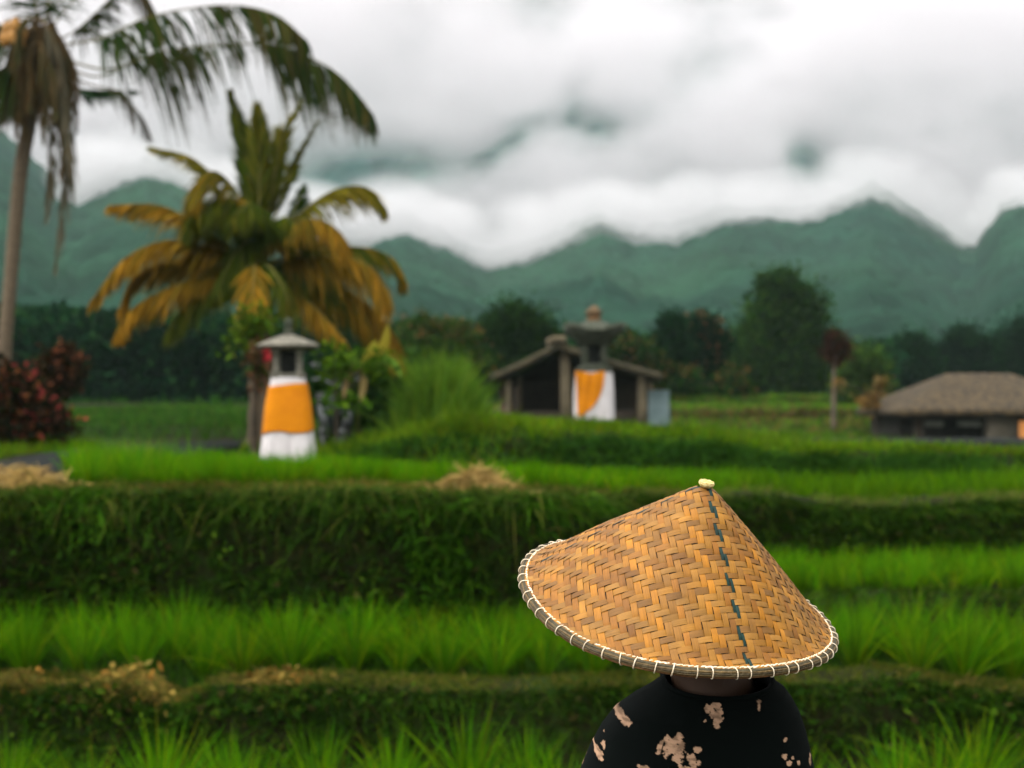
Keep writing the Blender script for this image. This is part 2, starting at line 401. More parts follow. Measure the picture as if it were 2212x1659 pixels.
# near bund: mossy top, weeds hanging down its face
bank(-3.9, 4.2, 4.9, 6.6, 9000, .07, ST, [.22, .38, .1, .3], .15, .3, .008)
bank(-3.9, 4.2, 3.4, 5.2, 5200, .15, DK, DW, .55, .6, .010, 2600)
bank(-3.9, 4.4, 4.9, 6.5, 8000, .055, [(.060, .085, .008), (.10, .105, .014), (.045, .075, .006)], None, .15, .3, .008, nomask=True)
bank(-3.9, 4.4, 3.3, 5.1, 7000, .11, DK, [.35, .4, .2, .05], .5, .6, .010, nomask=True)
# tall bank on the left
bank(-6.5, 1.6, 12.05, 13.8, 9000, .20, DK, DW, .75, .6, .013, 9000)
bank(-6.5, 1.6, 12.0, 12.6, 1600, .28, DK, DW, .3, .4, .013, 900)
bank(-6.5, 1.6, 13.4, 14.6, 4200, .16, [(.045, .10, .01), (.07, .12, .012), (.03, .07, .008)], None, .7, .5, .010)
bank(-6.5, 1.6, 14.0, 15.8, 5200, .09, ST, [.33, .3, .17, .2], .15, .3, .009)
bank(-6.5, 1.6, 12.05, 13.9, 7000, .15, DK, [.5, .35, .1, .05], .7, .6, .012, nomask=True)
# right banks
bank(.4, 6.5, 8.3, 11, 6000, .09, DK, [.3, .4, .2, .1], .4, .4, .011, nomask=True)
bank(.8, 7.5, 11.9, 14, 7000, .13, DK, [.4, .4, .15, .05], .6, .6, .012, nomask=True)
bank(.4, 6.5, 9.0, 10.9, 4200, .12, DK+[(.12, .13, .03)], [.3, .3, .2, .08, .12], .3, .4, .011)
bank(.8, 7.5, 12.0, 13.9, 9000, .20, DK, [.3, .42, .2, .08], .6, .6, .013, 2500)
bank(.8, 7.5, 13.6, 15.9, 6500, .11, [(.10, .13, .02), (.14, .14, .035), (.06, .13, .01)], None, .25, .3, .010)
bank(-2.4, 9.5, 17.1, 18.6, 16000, .26, [(.018, .06, .008), (.028, .085, .008), (.045, .12, .008)], [.4, .4, .2], .55, .5, .016, 2500)
bank(-2.4, 9.5, 18.4, 20.1, 12000, .15, BR, [.4, .3, .15, .15], .3, .2, .014, 0, 1.0)
BW = [(.030, .095, .004), (.045, .12, .005), (.020, .07, .004)]
bank(-.75, -.28, 11.9, 13.3, 420, .30, BW, None, .5, .6, .016, 1400)
bank(.1, .7, 12.2, 13.8, 420, .30, BW, None, .6, .6, .014, 500)
bank(-3.4, -2.9, 12.8, 14.0, 260, .26, BW, None, .6, .6, .014, 300)
bank(-6, 1.0, 13.2, 14.4, 700, .42, [(.05, .075, .010), (.085, .09, .015), (.03, .06, .006)], None, .95, .5, .010)
# slope and meadow on the left middle
def meadow(x0, x1, y0, y1, n, H, cols, w=None, wid=.014, msk=None, g=gg, lean=.35):
    x = rng.uniform(x0, x1, n); y = rng.uniform(y0, y1, n)
    if msk is not None: k = msk(x, y); x, y = x[k], y[k]
    n = len(x); P = np.column_stack([x, y, zg(x, y)-.01])
    D = np.stack([rng.normal(0, lean, n), rng.normal(0, lean, n), np.ones(n)], 1)
    hh = H*(1+1.2*fbm(x*.8, y*.8, 3, 91))*rng.uniform(.5, 1.3, n)
    c = pick(cols, n, .25, w)*(1+.7*fbm(x*.5, y*.5, 3, 95))[:, None]
    ribbons(P, D, hh, wid*rng.uniform(.6, 1.4, n), np.stack([rng.normal(0, .25, n), rng.normal(0, .25, n), -np.abs(rng.normal(0, .15, n))], 1), 3, c*.9, c*1.1, g=g)
meadow(-3.2, .6, 15.3, 21, 17000, .16, BR, [.35, .35, .1, .2], msk=lambda x, y: (np.hypot(x+2.57, y-16.4) > .4) & ~((x < -2.0) & (y < 17.2)))
meadow(-12, -6.0, 15.5, 24, 14000, .24, BR, [.4, .35, .1, .15], msk=lambda x, y: x < np.interp(y, [12, 16.2, 20, 23.2, 25], [-8, -6.3, -6.7, -6.6, -8]))
meadow(-12, -1.5, 26.3, 48, 26000, .16, [(.018, .06, .008), (.03, .085, .008), (.04, .11, .008), (.05, .05, .015)], [.35, .3, .25, .1], .03)
meadow(-4.0, 2, 20.5, 26, 9000, .2, BR, [.3, .2, .4, .1], .02, msk=lambda x, y: y < 23.3)
meadow(-5.0, 6, 27.3, 44, 15000, .22, BR, [.3, .2, .4, .1], .03)
meadow(-1, 18, 17.6, 30, 22000, .16, BR, [.35, .3, .2, .15], .024)
meadow(-2.4, 9, 15.9, 17.5, 7000, .30, BR, [.25, .3, .35, .1], .014, msk=lambda x, y: (fbm(x*1.6, y*1.2, 3, 201) > .09) & ((x < -.4) | (x > 2.0)))
meadow(-3.0, -.2, 14.9, 17.0, 3500, .26, BR, [.25, .25, .4, .1], .014, msk=lambda x, y: (fbm(x*1.9, y*1.5, 3, 203) > .05) & (np.hypot(x+2.57, y-16.4) > .5) & (x > -2.1))
meadow(4, 26, 44, 62, 36000, .22, [(.06, .16, .006), (.075, .17, .008), (.035, .09, .008), (.16, .11, .03)], [.42, .3, .16, .12], .05)
bank(4.5, 24, 24.2, 26.2, 5000, .4, [(.16, .10, .03), (.06, .05, .02), (.06, .13, .008)], [.4, .4, .2], .2, .3, .05)
bank(4.5, 24, 27.0, 28.2, 5000, .4, [(.14, .10, .03), (.06, .12, .01), (.05, .12, .008)], [.2, .4, .4], .2, .3, .05)
meadow(-24, 40, 55, 120, 26000, .3, [(.02, .07, .008), (.03, .09, .008)], None, .07)
WG = [(.016, .050, .004), (.028, .075, .004), (.012, .034, .004)]
meadow(-4.2, 4.6, 8.86, 9.95, 9000, .13, WG, None, .012)
meadow(-3.4, 3.4, 5.8, 8.25, 9000, .13, WG, None, .012)
meadow(-4.4, 1, 10.7, 16, 8000, .1, WG, None, .012, msk=lambda x, y: x > -.313*y)
meadow(.3, 7, 10.3, 12.3, 6000, .1, WG, None, .012, msk=lambda x, y: x > 1)
tag(gg.build('grass', M['grass']), 'wild grass and weeds on the terrace banks and verges', 'grass', kind='stuff')

# ------------------------------------------------------------------ straw heaps and cut grass lying on the bunds
STRAW = [(.50, .34, .11), (.42, .27, .08), (.34, .24, .09), (.22, .17, .05)]
def straw_heap(px, py, D, wx, wy, hz, n, label, cols=STRAW, size=.14, hang=.2, lit=0):
    c = at(px, py, D); c[2] = zg(c[0], c[1])[0]
    x = rng.normal(0, .42, n)*wx; y = rng.normal(0, .4, n)*wy
    prof = np.exp(-(x/wx)**2*1.8-(y/wy)**2*1.8)
    zb = zg(c[0]+x, c[1]+y)-c[2]
    z = zb+hz*prof*rng.random(n)
    P = np.column_stack([x, y, z]); D_ = np.stack([rng.normal(0, 1, n), rng.normal(-.25, .7, n), rng.normal(.1, .35, n)], 1)
    k = pick(cols, n, .3)
    g = ribbons(P, D_, size*rng.uniform(.4, 1.3, n), .006*rng.uniform(.7, 1.8, n), np.stack([0*x, 0*x-.1, -hang*rng.uniform(.3, 1.6, n)], 1), 3, k, k*.95)
    if lit:
        m = lit; x = rng.normal(0, .45, m)*wx; y = rng.normal(-.1, .5, m)*wy
        P = np.column_stack([x, y, zg(c[0]+x, c[1]+y)-c[2]+hz*rng.random(m)*np.exp(-(x/wx)**2*1.5)+.01])
        leafquads(P, rng.normal(size=(m, 3))*np.array([1, 1, .4]), rng.uniform(.03, .08, m), rng.uniform(.02, .045, m), pick([(.20, .10, .018), (.13, .09, .02), (.20, .14, .03), (.08, .07, .015)], m, .3), g)
    o = g.build('straw_heap', M['straw']); o.location = c
    return tag(o, label, 'straw heap', 'straw heaps on the bunds')
straw_heap(40, 1066, 10.75, .50, .28, .20, 1300, 'pale yellow straw heap on the bank top beside the road')
straw_heap(1030, 1066, 10.45, .33, .22, .17, 1300, 'pale straw heap on top of the weedy bank in the middle, above the hat')
LT = [(.16, .115, .022), (.11, .10, .018), (.07, .09, .012), (.21, .14, .035)]
straw_heap(290, 1490, 8.55, .30, .22, .10, 1500, 'low heap of dry grass on the near bund left of the water gap', LT, .11, .6, 150)
straw_heap(600, 1500, 8.55, .28, .2, .06, 1100, 'low heap of dry grass on the near bund right of the water gap', LT, .11, .6, 100)
straw_heap(40, 1490, 8.55, .3, .2, .07, 800, 'thin heap of dry grass at the far left end of the near bund', LT, .11, .6, 60)

# ------------------------------------------------------------------ conical woven hat
HC = np.array([.25520, 2.2, -.30735]); HN = nrm(np.array([.16458, -.25355, .95322])); HR, HH = .2455, .1975
def plane_dir(px, py):
    d = at(px, py, 1.0); t = HC@HN/(d@HN); q = t*d-HC; return nrm(q-HN*(q@HN))
E1 = plane_dir(1601, 1440); E2 = np.cross(HN, E1)            # E1: the green stripe's generator
SL = math.hypot(HR, HH); KK = HR/SL
_s = np.linspace(0, 1.02, 60)
_r = HR*_s
_z = HH*(1-_s)-.004*np.exp(-((_s)/.06)**2)-.006*ss(.55, .95, _s)+.006*ss(.9, 1.0, _s)
def hat_pt(s, phi, off=0.0):
    """point on the cone: s slant share 0..1, phi round the axis, off along the surface normal"""
    s = np.asarray(s, float); phi = np.asarray(phi, float)
    r = np.interp(s, _s, _r); z = np.interp(s, _s, _z)
    # hand-made: rim sags and bulges slowly
    z = z+.006*s**2*np.sin(2*phi+.6)+.0035*s*np.sin(3*phi+1.2); r = r*(1+.008*np.sin(2*phi+2.0)*s)
    nr, nz = HH/SL, HR/SL
    R_ = r+off*nr; Z_ = z+off*nz
    sh = .007*np.clip(1-s, 0, 1)**1.4
    return HC+sh[..., None]*np.array([1., 0, 0])+R_[..., None]*(np.cos(phi)[..., None]*E1+np.sin(phi)[..., None]*E2)+Z_[..., None]*HN
cell = .0102
def edges(n):
    e = [0, cell*.5]
    for k in range(n): e.append(e[-1]+cell*rng.uniform(.9, 1.1))
    neg = [-cell*.5]
    for k in range(n): neg.append(neg[-1]-cell*rng.uniform(.9, 1.1))
    return np.array(neg[::-1]+e), n+1                        # edges, index of the strip starting at 0
UE, U0 = edges(34); VE, V0 = edges(34)
AM = KK*math.pi*.999
hat = thing('conical_hat', 'woven bamboo conical hat with stitched rim on the head of the person in black', 'hat', HC)
wg = Geo()
GOLD = np.array([(0.318, 0.131, 0.010), (0.285, 0.111, 0.009), (0.347, 0.155, 0.016), (0.252, 0.098, 0.009), (0.366, 0.145, 0.007), (0.275, 0.122, 0.016)])
BRN = np.array([(0.257, 0.109, 0.012), (0.285, 0.134, 0.020), (0.223, 0.092, 0.011), (0.204, 0.092, 0.015), (0.304, 0.134, 0.014)])
def strip_cols(n, pal): return pal[rng.integers(0, len(pal), n)]*rng.uniform(.85, 1.12, (n, 1))
cu = strip_cols(len(UE), GOLD); cv = strip_cols(len(VE), BRN)
GR = np.array([.004, .030, .022])
def seg_patch(along_v, a0, a1, w0, w1, col):
    """ribbon patch of one strip lying on top: a along the strip, w across"""
    na, nw = 9, 4; ln = a1-a0; ext = cell*.30
    a = np.linspace(a0-ext, a1+ext, na); tw = rng.uniform(-.00035, .00035)
    mid = (w0+w1)/2; hw = (w1-w0)/2*rng.uniform(.86, .965); w = np.linspace(mid-hw, mid+hw, nw)
    A, Wd = np.meshgrid(a, w, indexing='ij')
    tt = np.linspace(-1, 1, na)[:, None]; ww = np.linspace(-1, 1, nw)[None]
    off = .0012*(1-np.abs(tt)**3.0*1.8)+.00022*(1-ww**2)+tw*ww+rng.uniform(0, .0003)
    Wd = Wd+rng.uniform(-.0004, .0004)
    Uc, Vc = (Wd, A) if along_v else (A, Wd)
    s = np.hypot(Uc, Vc); al = np.arctan2(Uc, Vc)
    sm = s[na//2].mean(); am = al[na//2].mean()
    if sm > SL*1.005 or sm < .012 or abs(am) > AM or (al.max()-al.min()) > 3: return
    phi = np.clip(al, -AM, AM)/KK
    P = hat_pt(np.clip(s/SL, 0.012, 1.0), phi, off)
    i = np.arange(na-1)[:, None]; k = np.arange(nw-1)[None]
    Fq = np.stack([i*nw+k, i*nw+k+1, (i+1)*nw+k+1, (i+1)*nw+k], -1).reshape(-1, 4)
    uv = np.stack([A+rng.uniform(0, 9), Wd], -1).reshape(-1, 2)
    wg.add(P.reshape(-1, 3), Fq, np.clip(col*rng.uniform(.88, 1.08), 0, .9), uv)
nu, nv = len(UE)-1, len(VE)-1
for i in range(nu):
    for j in range(nv):
        d = (i-U0)-(j-V0)
        if (d+1) % 4 == 0:                                   # vertical strip i runs over rows j, j+1
            j1 = min(j+2, nv); c = GR if i in (U0-1, U0) else cu[i]
            if i in (U0-1, U0) and VE[j] < 0: c = cu[i]
            seg_patch(True, VE[j], VE[j1], UE[i], UE[i+1], c)
        if d % 4 == 0:                                   # horizontal strip j runs over columns i, i+1
            i1 = min(i+2, nu); c = GR*.8+np.array([.02, .012, .010]) if j == V0 else cv[j]
            seg_patch(False, UE[i], UE[i1], VE[j], VE[j+1], c)
m, nt, b, out = newmat('bamboo_strip'); L = nt.links.new
at_ = N(nt, 'ShaderNodeAttribute', attribute_name='Col'); uvn = N(nt, 'ShaderNodeTexCoord')
mp = N(nt, 'ShaderNodeMapping'); mp.inputs['Scale'].default_value = (14, 1300, 1); L(uvn.outputs['UV'], mp.inputs['Vector'])
n1 = N(nt, 'ShaderNodeTexNoise'); n1.inputs['Scale'].default_value = 1; n1.inputs['Detail'].default_value = 3; L(mp.outputs[0], n1.inputs['Vector'])
n2 = N(nt, 'ShaderNodeTexNoise'); n2.inputs['Scale'].default_value = 34; n2.inputs['Detail'].default_value = 4; L(uvn.outputs['Object'], n2.inputs['Vector'])
r1 = N(nt, 'ShaderNodeMapRange'); r1.inputs['From Min'].default_value = .25; r1.inputs['From Max'].default_value = .7; r1.inputs['To Min'].default_value = .62; r1.inputs['To Max'].default_value = 1.12
L(n1.outputs['Fac'], r1.inputs['Value'])
r2 = N(nt, 'ShaderNodeMapRange'); r2.inputs['From Min'].default_value = .3; r2.inputs['From Max'].default_value = .7; r2.inputs['To Min'].default_value = .78; r2.inputs['To Max'].default_value = 1.15
L(n2.outputs['Fac'], r2.inputs['Value'])
mu = N(nt, 'ShaderNodeMath', operation='MULTIPLY'); L(r1.outputs[0], mu.inputs[0]); L(r2.outputs[0], mu.inputs[1])
sc = N(nt, 'ShaderNodeVectorMath', operation='SCALE'); L(at_.outputs['Color'], sc.inputs[0]); L(mu.outputs[0], sc.inputs['Scale'])
L(sc.outputs[0], b.inputs['Base Color']); b.inputs['Roughness'].default_value = .5; b.inputs['Specular IOR Level'].default_value = .22
bp = N(nt, 'ShaderNodeBump'); bp.inputs['Strength'].default_value = .35; bp.inputs['Distance'].default_value = .0006; L(n1.outputs['Fac'], bp.inputs['Height']); L(bp.outputs[0], b.inputs['Normal'])
M['bamboo'] = m
M['lining'] = surf_mat('hat_lining', (.07, .032, .010), .8, (.04, .02, .008), 60, .4, 90)
wo = wg.build('weave', M['bamboo'], hat, origin=HC); wo.location = (0, 0, 0)
# lining: a closed thin shell just below the strips
ph = np.linspace(0, 2*np.pi, 121)[:-1]; ssl = np.concatenate([[.012], np.linspace(.04, 1.0, 26)])
outer = [hat_pt(np.full(120, s), ph, -.0007) for s in ssl]; inner = [hat_pt(np.full(120, s), ph, -.0032) for s in ssl[::-1]]
lo_ = loft(np.array(outer+inner)-HC, g=Geo(), caps=False).build('lining', M['lining'], hat)
# rim: a bundle of thin canes bound with pale cord
NR = 220; ph = np.linspace(0, 2*np.pi, NR, endpoint=False)
rg = Geo(); rods = [(-.0036, .0016), (-.0006, .0026), (.0024, .0020), (.0048, .0004), (.0062, -.0020), (.0064, -.0050), (.0050, -.0078), (.0022, -.0098), (-.0014, -.0104), (-.0050, -.0098), (0, -.002), (.002, .001)]
RC = [(.11, .078, .026), (.075, .058, .022), (.05, .042, .018), (.13, .085, .028), (.06, .046, .018), (.09, .06, .02), (.19, .09, .032), (.24, .11, .042), (.20, .095, .04), (.15, .08, .03), (.05, .04, .02), (.05, .04, .02)]
def rim_pt(phi, dr, dz):
    p = hat_pt(np.full(np.shape(phi), 1.0), phi)
    rad = np.cos(phi)[..., None]*E1+np.sin(phi)[..., None]*E2
    return p+rad*(np.asarray(dr)[..., None] if np.ndim(dr) else dr)+HN*(np.asarray(dz)[..., None] if np.ndim(dz) else dz)
for (dr, dz), c in zip(rods, RC):
    w1 = fbm(np.cos(ph)*9+dr*900, np.sin(ph)*9+dz*700, 3, 5)*.0022; w2 = fbm(np.cos(ph)*8+dr*500, np.sin(ph)*8, 3, 9)*.0022
    cc = np.clip(np.array(c)[None]*(1+1.1*fbm(np.cos(ph)*22+dr*3e3, np.sin(ph)*22+dz*2e3, 3, 15))[:, None], .005, .6)
    tube(rim_pt(ph, (dr-.002)*.8+w1, (dz+.003)*.8-.002+w2)-HC, .0017, 7, cc, rg, closed=True)
M['cane'] = surf_mat('rim_cane', (1, 1, 1), .55, (.75, .72, .7), 120, .3, 200, attr=True)
M['cord'] = surf_mat('pale_cord', (.85, .76, .58), .7, (.70, .56, .36), 160, .3, 400)
rim = rg.build('rim', M['cane'], hat)
bg = Geo()
q = np.linspace(0, 2*np.pi, 700, endpoint=False)
for s_ in (0, np.pi):                                        # two twisted strands along the inner edge
    wv = fbm(np.cos(q)*14, np.sin(q)*14, 3, 61)*.002
    tube(rim_pt(q, -.0062+.0008*np.cos(q*95+s_)+wv, .0042+.0008*np.sin(q*95+s_))-HC,   .0012*(1+.5*fbm(np.cos(q)*30+s_, np.sin(q)*30, 2, 3)), 6, (1, 1, 1), bg, closed=True)
env = np.array([(-.0066, .0064), (-.0036, .0060), (-.0005, .0058), (.0030, .0052), (.0066, .0034), (.0090, -.0012), (.0094, -.0055), (.0075, -.0097), (.0030, -.0130), (-.0020, -.0134), (-.0065, -.0118)])
env = np.stack([(env[:, 0]-.002)*.8, (env[:, 1]+.003)*.8-.002], 1)
for k in range(57):
    a = 2*np.pi*(k+rng.uniform(-.16, .16))/57; sl = rng.uniform(-.012, .03)
    e_ = catmull(np.column_stack([env, np.zeros(len(env))]), 24)
    pp = rim_pt(a+np.linspace(0, sl, 24), e_[:, 0], e_[:, 1])-HC
    tube(pp, .0008*rng.uniform(.8, 1.15), 6, (1, 1, 1), bg)
bg.build('binding', M['cord'], rim)
# woven straw button on the tip
tg = Geo(); TP = HC+HN*(HH-.0055)+np.array([.007, 0, 0]); ths = np.linspace(0, 2*np.pi, 24, endpoint=False)
def disc(r, z): return TP+r*(np.cos(ths)[:, None]*E1+np.sin(ths)[:, None]*E2)+HN*z-HC
loft(np.array([disc(.004, -.004), disc(.009, -.0025), disc(.0118, 0.001), disc(.0122, .0032), disc(.0108, .0050), disc(.006, .0058), disc(.0015, .0060)]), (1, 1, 1), tg)
for k in range(4):
    t_ = np.linspace(0, 2*np.pi, 40, endpoint=False); r_ = .0025+k*.0027
    tube(np.array([TP-HC+r_*(math.cos(u)*E1+math.sin(u)*E2)+HN*(.0057-.0003*k+.0005*math.sin(u*9)) for u in t_]), .0011, 5, (1, 1, 1), tg, closed=True)
M['button'] = surf_mat('tip_straw', (.80, .66, .30), .6, (.58, .42, .12), 220, .5, 500)
tg.build('tip_button', M['button'], hat)
# head ring inside the hat
ring = [HC+HN*.035+(.075)*(math.cos(u)*E1+math.sin(u)*E2)-HC for u in np.linspace(0, 2*np.pi, 40, endpoint=False)]
g = tube(np.array(ring), .004, 6, (1, 1, 1), closed=True); tube(np.array(ring)+HN*.012, .004, 6, (1, 1, 1), g, closed=True)
g.build('head_ring', M['cord'], hat)

# ------------------------------------------------------------------ person
PX, PY = .305, 2.27
GZ = -1.73
person = thing('person', 'person seen from behind in a black shirt with pink floral patches', 'person', (PX, PY, GZ))
O = np.array([PX, PY, GZ])
def skin_mesh(name, chains, mat, parent, root, sub=2):
    bm = bmesh.new(); V = {}; rad = {}
    for ch in chains:
        prev = None
        for key, p, r in ch:
            if key not in V: V[key] = bm.verts.new(p); rad[key] = r
            if prev is not None and prev != key:
                try: bm.edges.new((V[prev], V[key]))
                except ValueError: pass
            prev = key
    bm.verts.index_update(); me = bpy.data.meshes.new(name); idx = {k: v.index for k, v in V.items()}
    bm.to_mesh(me); bm.free(); o = link(name, me, parent); me.materials.append(mat)
    sk = o.modifiers.new('Skin', 'SKIN'); sk.use_smooth_shade = True
    for k, i_ in idx.items():
        r = rad[k]; r = r if isinstance(r, tuple) else (r, r)
        me.skin_vertices[0].data[i_].radius = r; me.skin_vertices[0].data[i_].use_root = (k == root)
    s = o.modifiers.new('Subdivision', 'SUBSURF'); s.levels = sub; s.render_levels = sub
    dg = bpy.context.evaluated_depsgraph_get(); me2 = bpy.data.meshes.new_from_object(o.evaluated_get(dg)); o.modifiers.clear()
    o.data = me2; me2.name = name
    if not me2.materials: me2.materials.append(mat)
    return o
mS, nt, b, out = newmat('skin'); L = nt.links.new
b.inputs['Base Color'].default_value = (.20, .105, .060, 1); b.inputs['Roughness'].default_value = .5
b.inputs['Specular IOR Level'].default_value = .2; b.inputs['Subsurface Weight'].default_value = .0; b.inputs['Subsurface Radius'].default_value = (.01, .004, .002); b.inputs['Subsurface Scale'].default_value = .6
tc = N(nt, 'ShaderNodeTexCoord'); n1 = N(nt, 'ShaderNodeTexNoise'); n1.inputs['Scale'].default_value = 30; n1.inputs['Detail'].default_value = 6; L(tc.outputs['Object'], n1.inputs['Vector'])
cr = N(nt, 'ShaderNodeValToRGB'); cr.color_ramp.elements[0].color = (.036, .019, .010, 1); cr.color_ramp.elements[1].color = (.058, .031, .017, 1); L(n1.outputs['Fac'], cr.inputs[0]); L(cr.outputs[0], b.inputs['Base Color'])
bp = N(nt, 'ShaderNodeBump'); bp.inputs['Strength'].default_value = .15; n1b = N(nt, 'ShaderNodeTexNoise'); n1b.inputs['Scale'].default_value = 300; L(tc.outputs['Object'], n1b.inputs['Vector']); L(n1b.outputs['Fac'], bp.inputs['Height']); L(bp.outputs[0], b.inputs['Normal'])
M['skin'] = mS
def W(x, y, z): return (x-PX, y-PY, z-GZ)
HX, HY, HZ = .272, 2.215, -.272                               # head centre under the hat
body = [[('pel', W(.30, 2.28, -.83), (.145, .105)), ('waist', W(.30, 2.27, -.68), (.125, .095)), ('chest', W(.30, 2.27, -.58), (.115, .08)), ('upch', W(.305, 2.262, -.52), (.08, .055)), ('nk0', W(.322, 2.248, -.462), (.088, .062)), ('nk1', W(.300, 2.235, -.400), (.058, .056)), ('nk2', W(.286, 2.222, -.345), (.056, .060)), ('hd0', W(HX, HY-.005, HZ-.02), (.074, .090)), ('hd1', W(HX-.004, HY-.008, HZ+.045), (.070, .086)), ('hd2', W(HX-.004, HY-.01, HZ+.088), (.040, .050))]]
for sd in (-1, 1):
    sx = .125 if sd < 0 else .47
    sx_, ex, wx = (.190, .118, .115) if sd < 0 else (.415, .462, .462)
    k = 'l' if sd < 0 else 'r'
    body.append([('upch', 0, 0), (k+'sh', W(sx_, 2.265, -.555), .036), (k+'ua', W((sx_+ex)/2, 2.272, -.66), .036), (k+'el', W(ex, 2.275, -.80), .033), (k+'fa', W(ex*.5+wx*.5, 2.30, -.92), .034), (k+'wr', W(wx, 2.33, -1.04), (.026, .019)), (k+'pm', W(wx, 2.34, -1.10), (.040, .016))])
    for f_ in range(4):
        fy = 2.335+(f_-1.5)*.019; ln = (.066, .076, .071, .056)[f_]
        body.append([(k+'pm', 0, 0), (k+'f%da' % f_, W(wx+sd*.002, fy+.006, -1.145), .0085), (k+'f%db' % f_, W(wx-sd*.004, fy+.008, -1.145-ln*.55), .0078), (k+'f%dc' % f_, W(wx-sd*.014, fy+.008, -1.145-ln), .0066)])
    body.append([(k+'wr', 0, 0), (k+'t0', W(wx-sd*.012, 2.375, -1.085), .012), (k+'t1', W(wx-sd*.016, 2.392, -1.115), .0095), (k+'t2', W(wx-sd*.018, 2.398, -1.142), .0078)])
    lx = .30+sd*.085
    body.append([('pel', 0, 0), (k+'hip', W(lx, 2.28, -.92), .085), (k+'kn', W(lx+sd*.005, 2.29, -1.28), .056), (k+'cf', W(lx+sd*.006, 2.27, -1.42), .052), (k+'an', W(lx+sd*.008, 2.27, -1.665), .034), (k+'ft', W(lx+sd*.02, 2.36, -1.700), (.040, .022)), (k+'to', W(lx+sd*.03, 2.45, -1.712), (.036, .014))])
skin_mesh('body', body, M['skin'], person, 'pel')
# face and ears
fg = Geo()
fd = nrm(np.array([-.35, .93, -.12])); fr = nrm(np.cross(fd, [0, 0, 1])); fu = np.cross(fr, fd)
hc = np.array(W(HX, HY, HZ))
tube([hc+fd*.088+fu*.012, hc+fd*.100-fu*.008, hc+fd*.108-fu*.026, hc+fd*.094-fu*.036], [.006, .009, .013, .008], 8, (1, 1, 1), fg)
fg.build('nose', M['skin'], person)
for sd in (-1, 1):
    g = Geo(); ec = hc+fr*sd*.079-fd*.006-fu*.012
    tube([ec+fu*.026, ec+fu*.020-fd*.012, ec-fd*.015, ec-fu*.018-fd*.006, ec-fu*.026+fd*.004], [.006, .008, .008, .008, .006], 7, (1, 1, 1), g)
    g.build('ear', M['skin'], person)
    e_ = Geo(); th = np.linspace(0, 2*np.pi, 12, endpoint=False)
    loft([hc+fd*(.082+.010*math.cos(a))+fr*sd*.032+fu*.010+(.012*math.sin(a)+1e-4)*(np.cos(th)[:, None]*fr+np.sin(th)[:, None]*fu) for a in np.linspace(0, 1.57, 5)[::-1]], (1, 1, 1), e_)
    e_.build('eye', surf_mat('eye_white', (.75, .72, .68), .2, (.7, .66, .6), 5), person)
g = Geo(); tube([hc+fd*.086+fr*a-fu*(.052+abs(a)*6*abs(a)) for a in (-.024, -.012, 0, .012, .024)], [.003, .005, .006, .005, .003], 7, (1, 1, 1), g)
g.build('mouth', surf_mat('lips', (.26, .10, .08), .5, (.22, .09, .07), 20), person)
# hair: close cap with strands, drawn up under the hat
hg = Geo(); th = np.linspace(0, 2*np.pi, 28, endpoint=False)
R = []
for a in np.linspace(.02, 1.80, 12):
    rr = np.sin(a); zz = np.cos(a)
    R.append(hc+np.array([0, -.012, .018])+np.stack([.084*rr*np.cos(th), .100*rr*np.sin(th), np.full(28, .105*zz)], 1))
loft(R, (.012, .009, .008), hg)
n = 1500; a = rng.uniform(.2, 1.85, n); t_ = rng.uniform(math.pi*.95, 2*np.pi*1.02, n)
P = hc+np.array([0, -.012, .018])+np.stack([.086*np.sin(a)*np.cos(t_), .102*np.sin(a)*np.sin(t_), .107*np.cos(a)], 1)
ribbons(P, np.array([0, .0, -1.0])+rng.normal(0, .2, (n, 3)), .05*rng.uniform(.4, 1, n), .002, rng.normal(0, .1, (n, 3)), 3, vary((.014, .010, .009), n), vary((.014, .010, .009), n), g=hg)
hg.build('hair', surf_mat('black_hair', (1, 1, 1), .45, (.8, .8, .8), 60, attr=True), person)

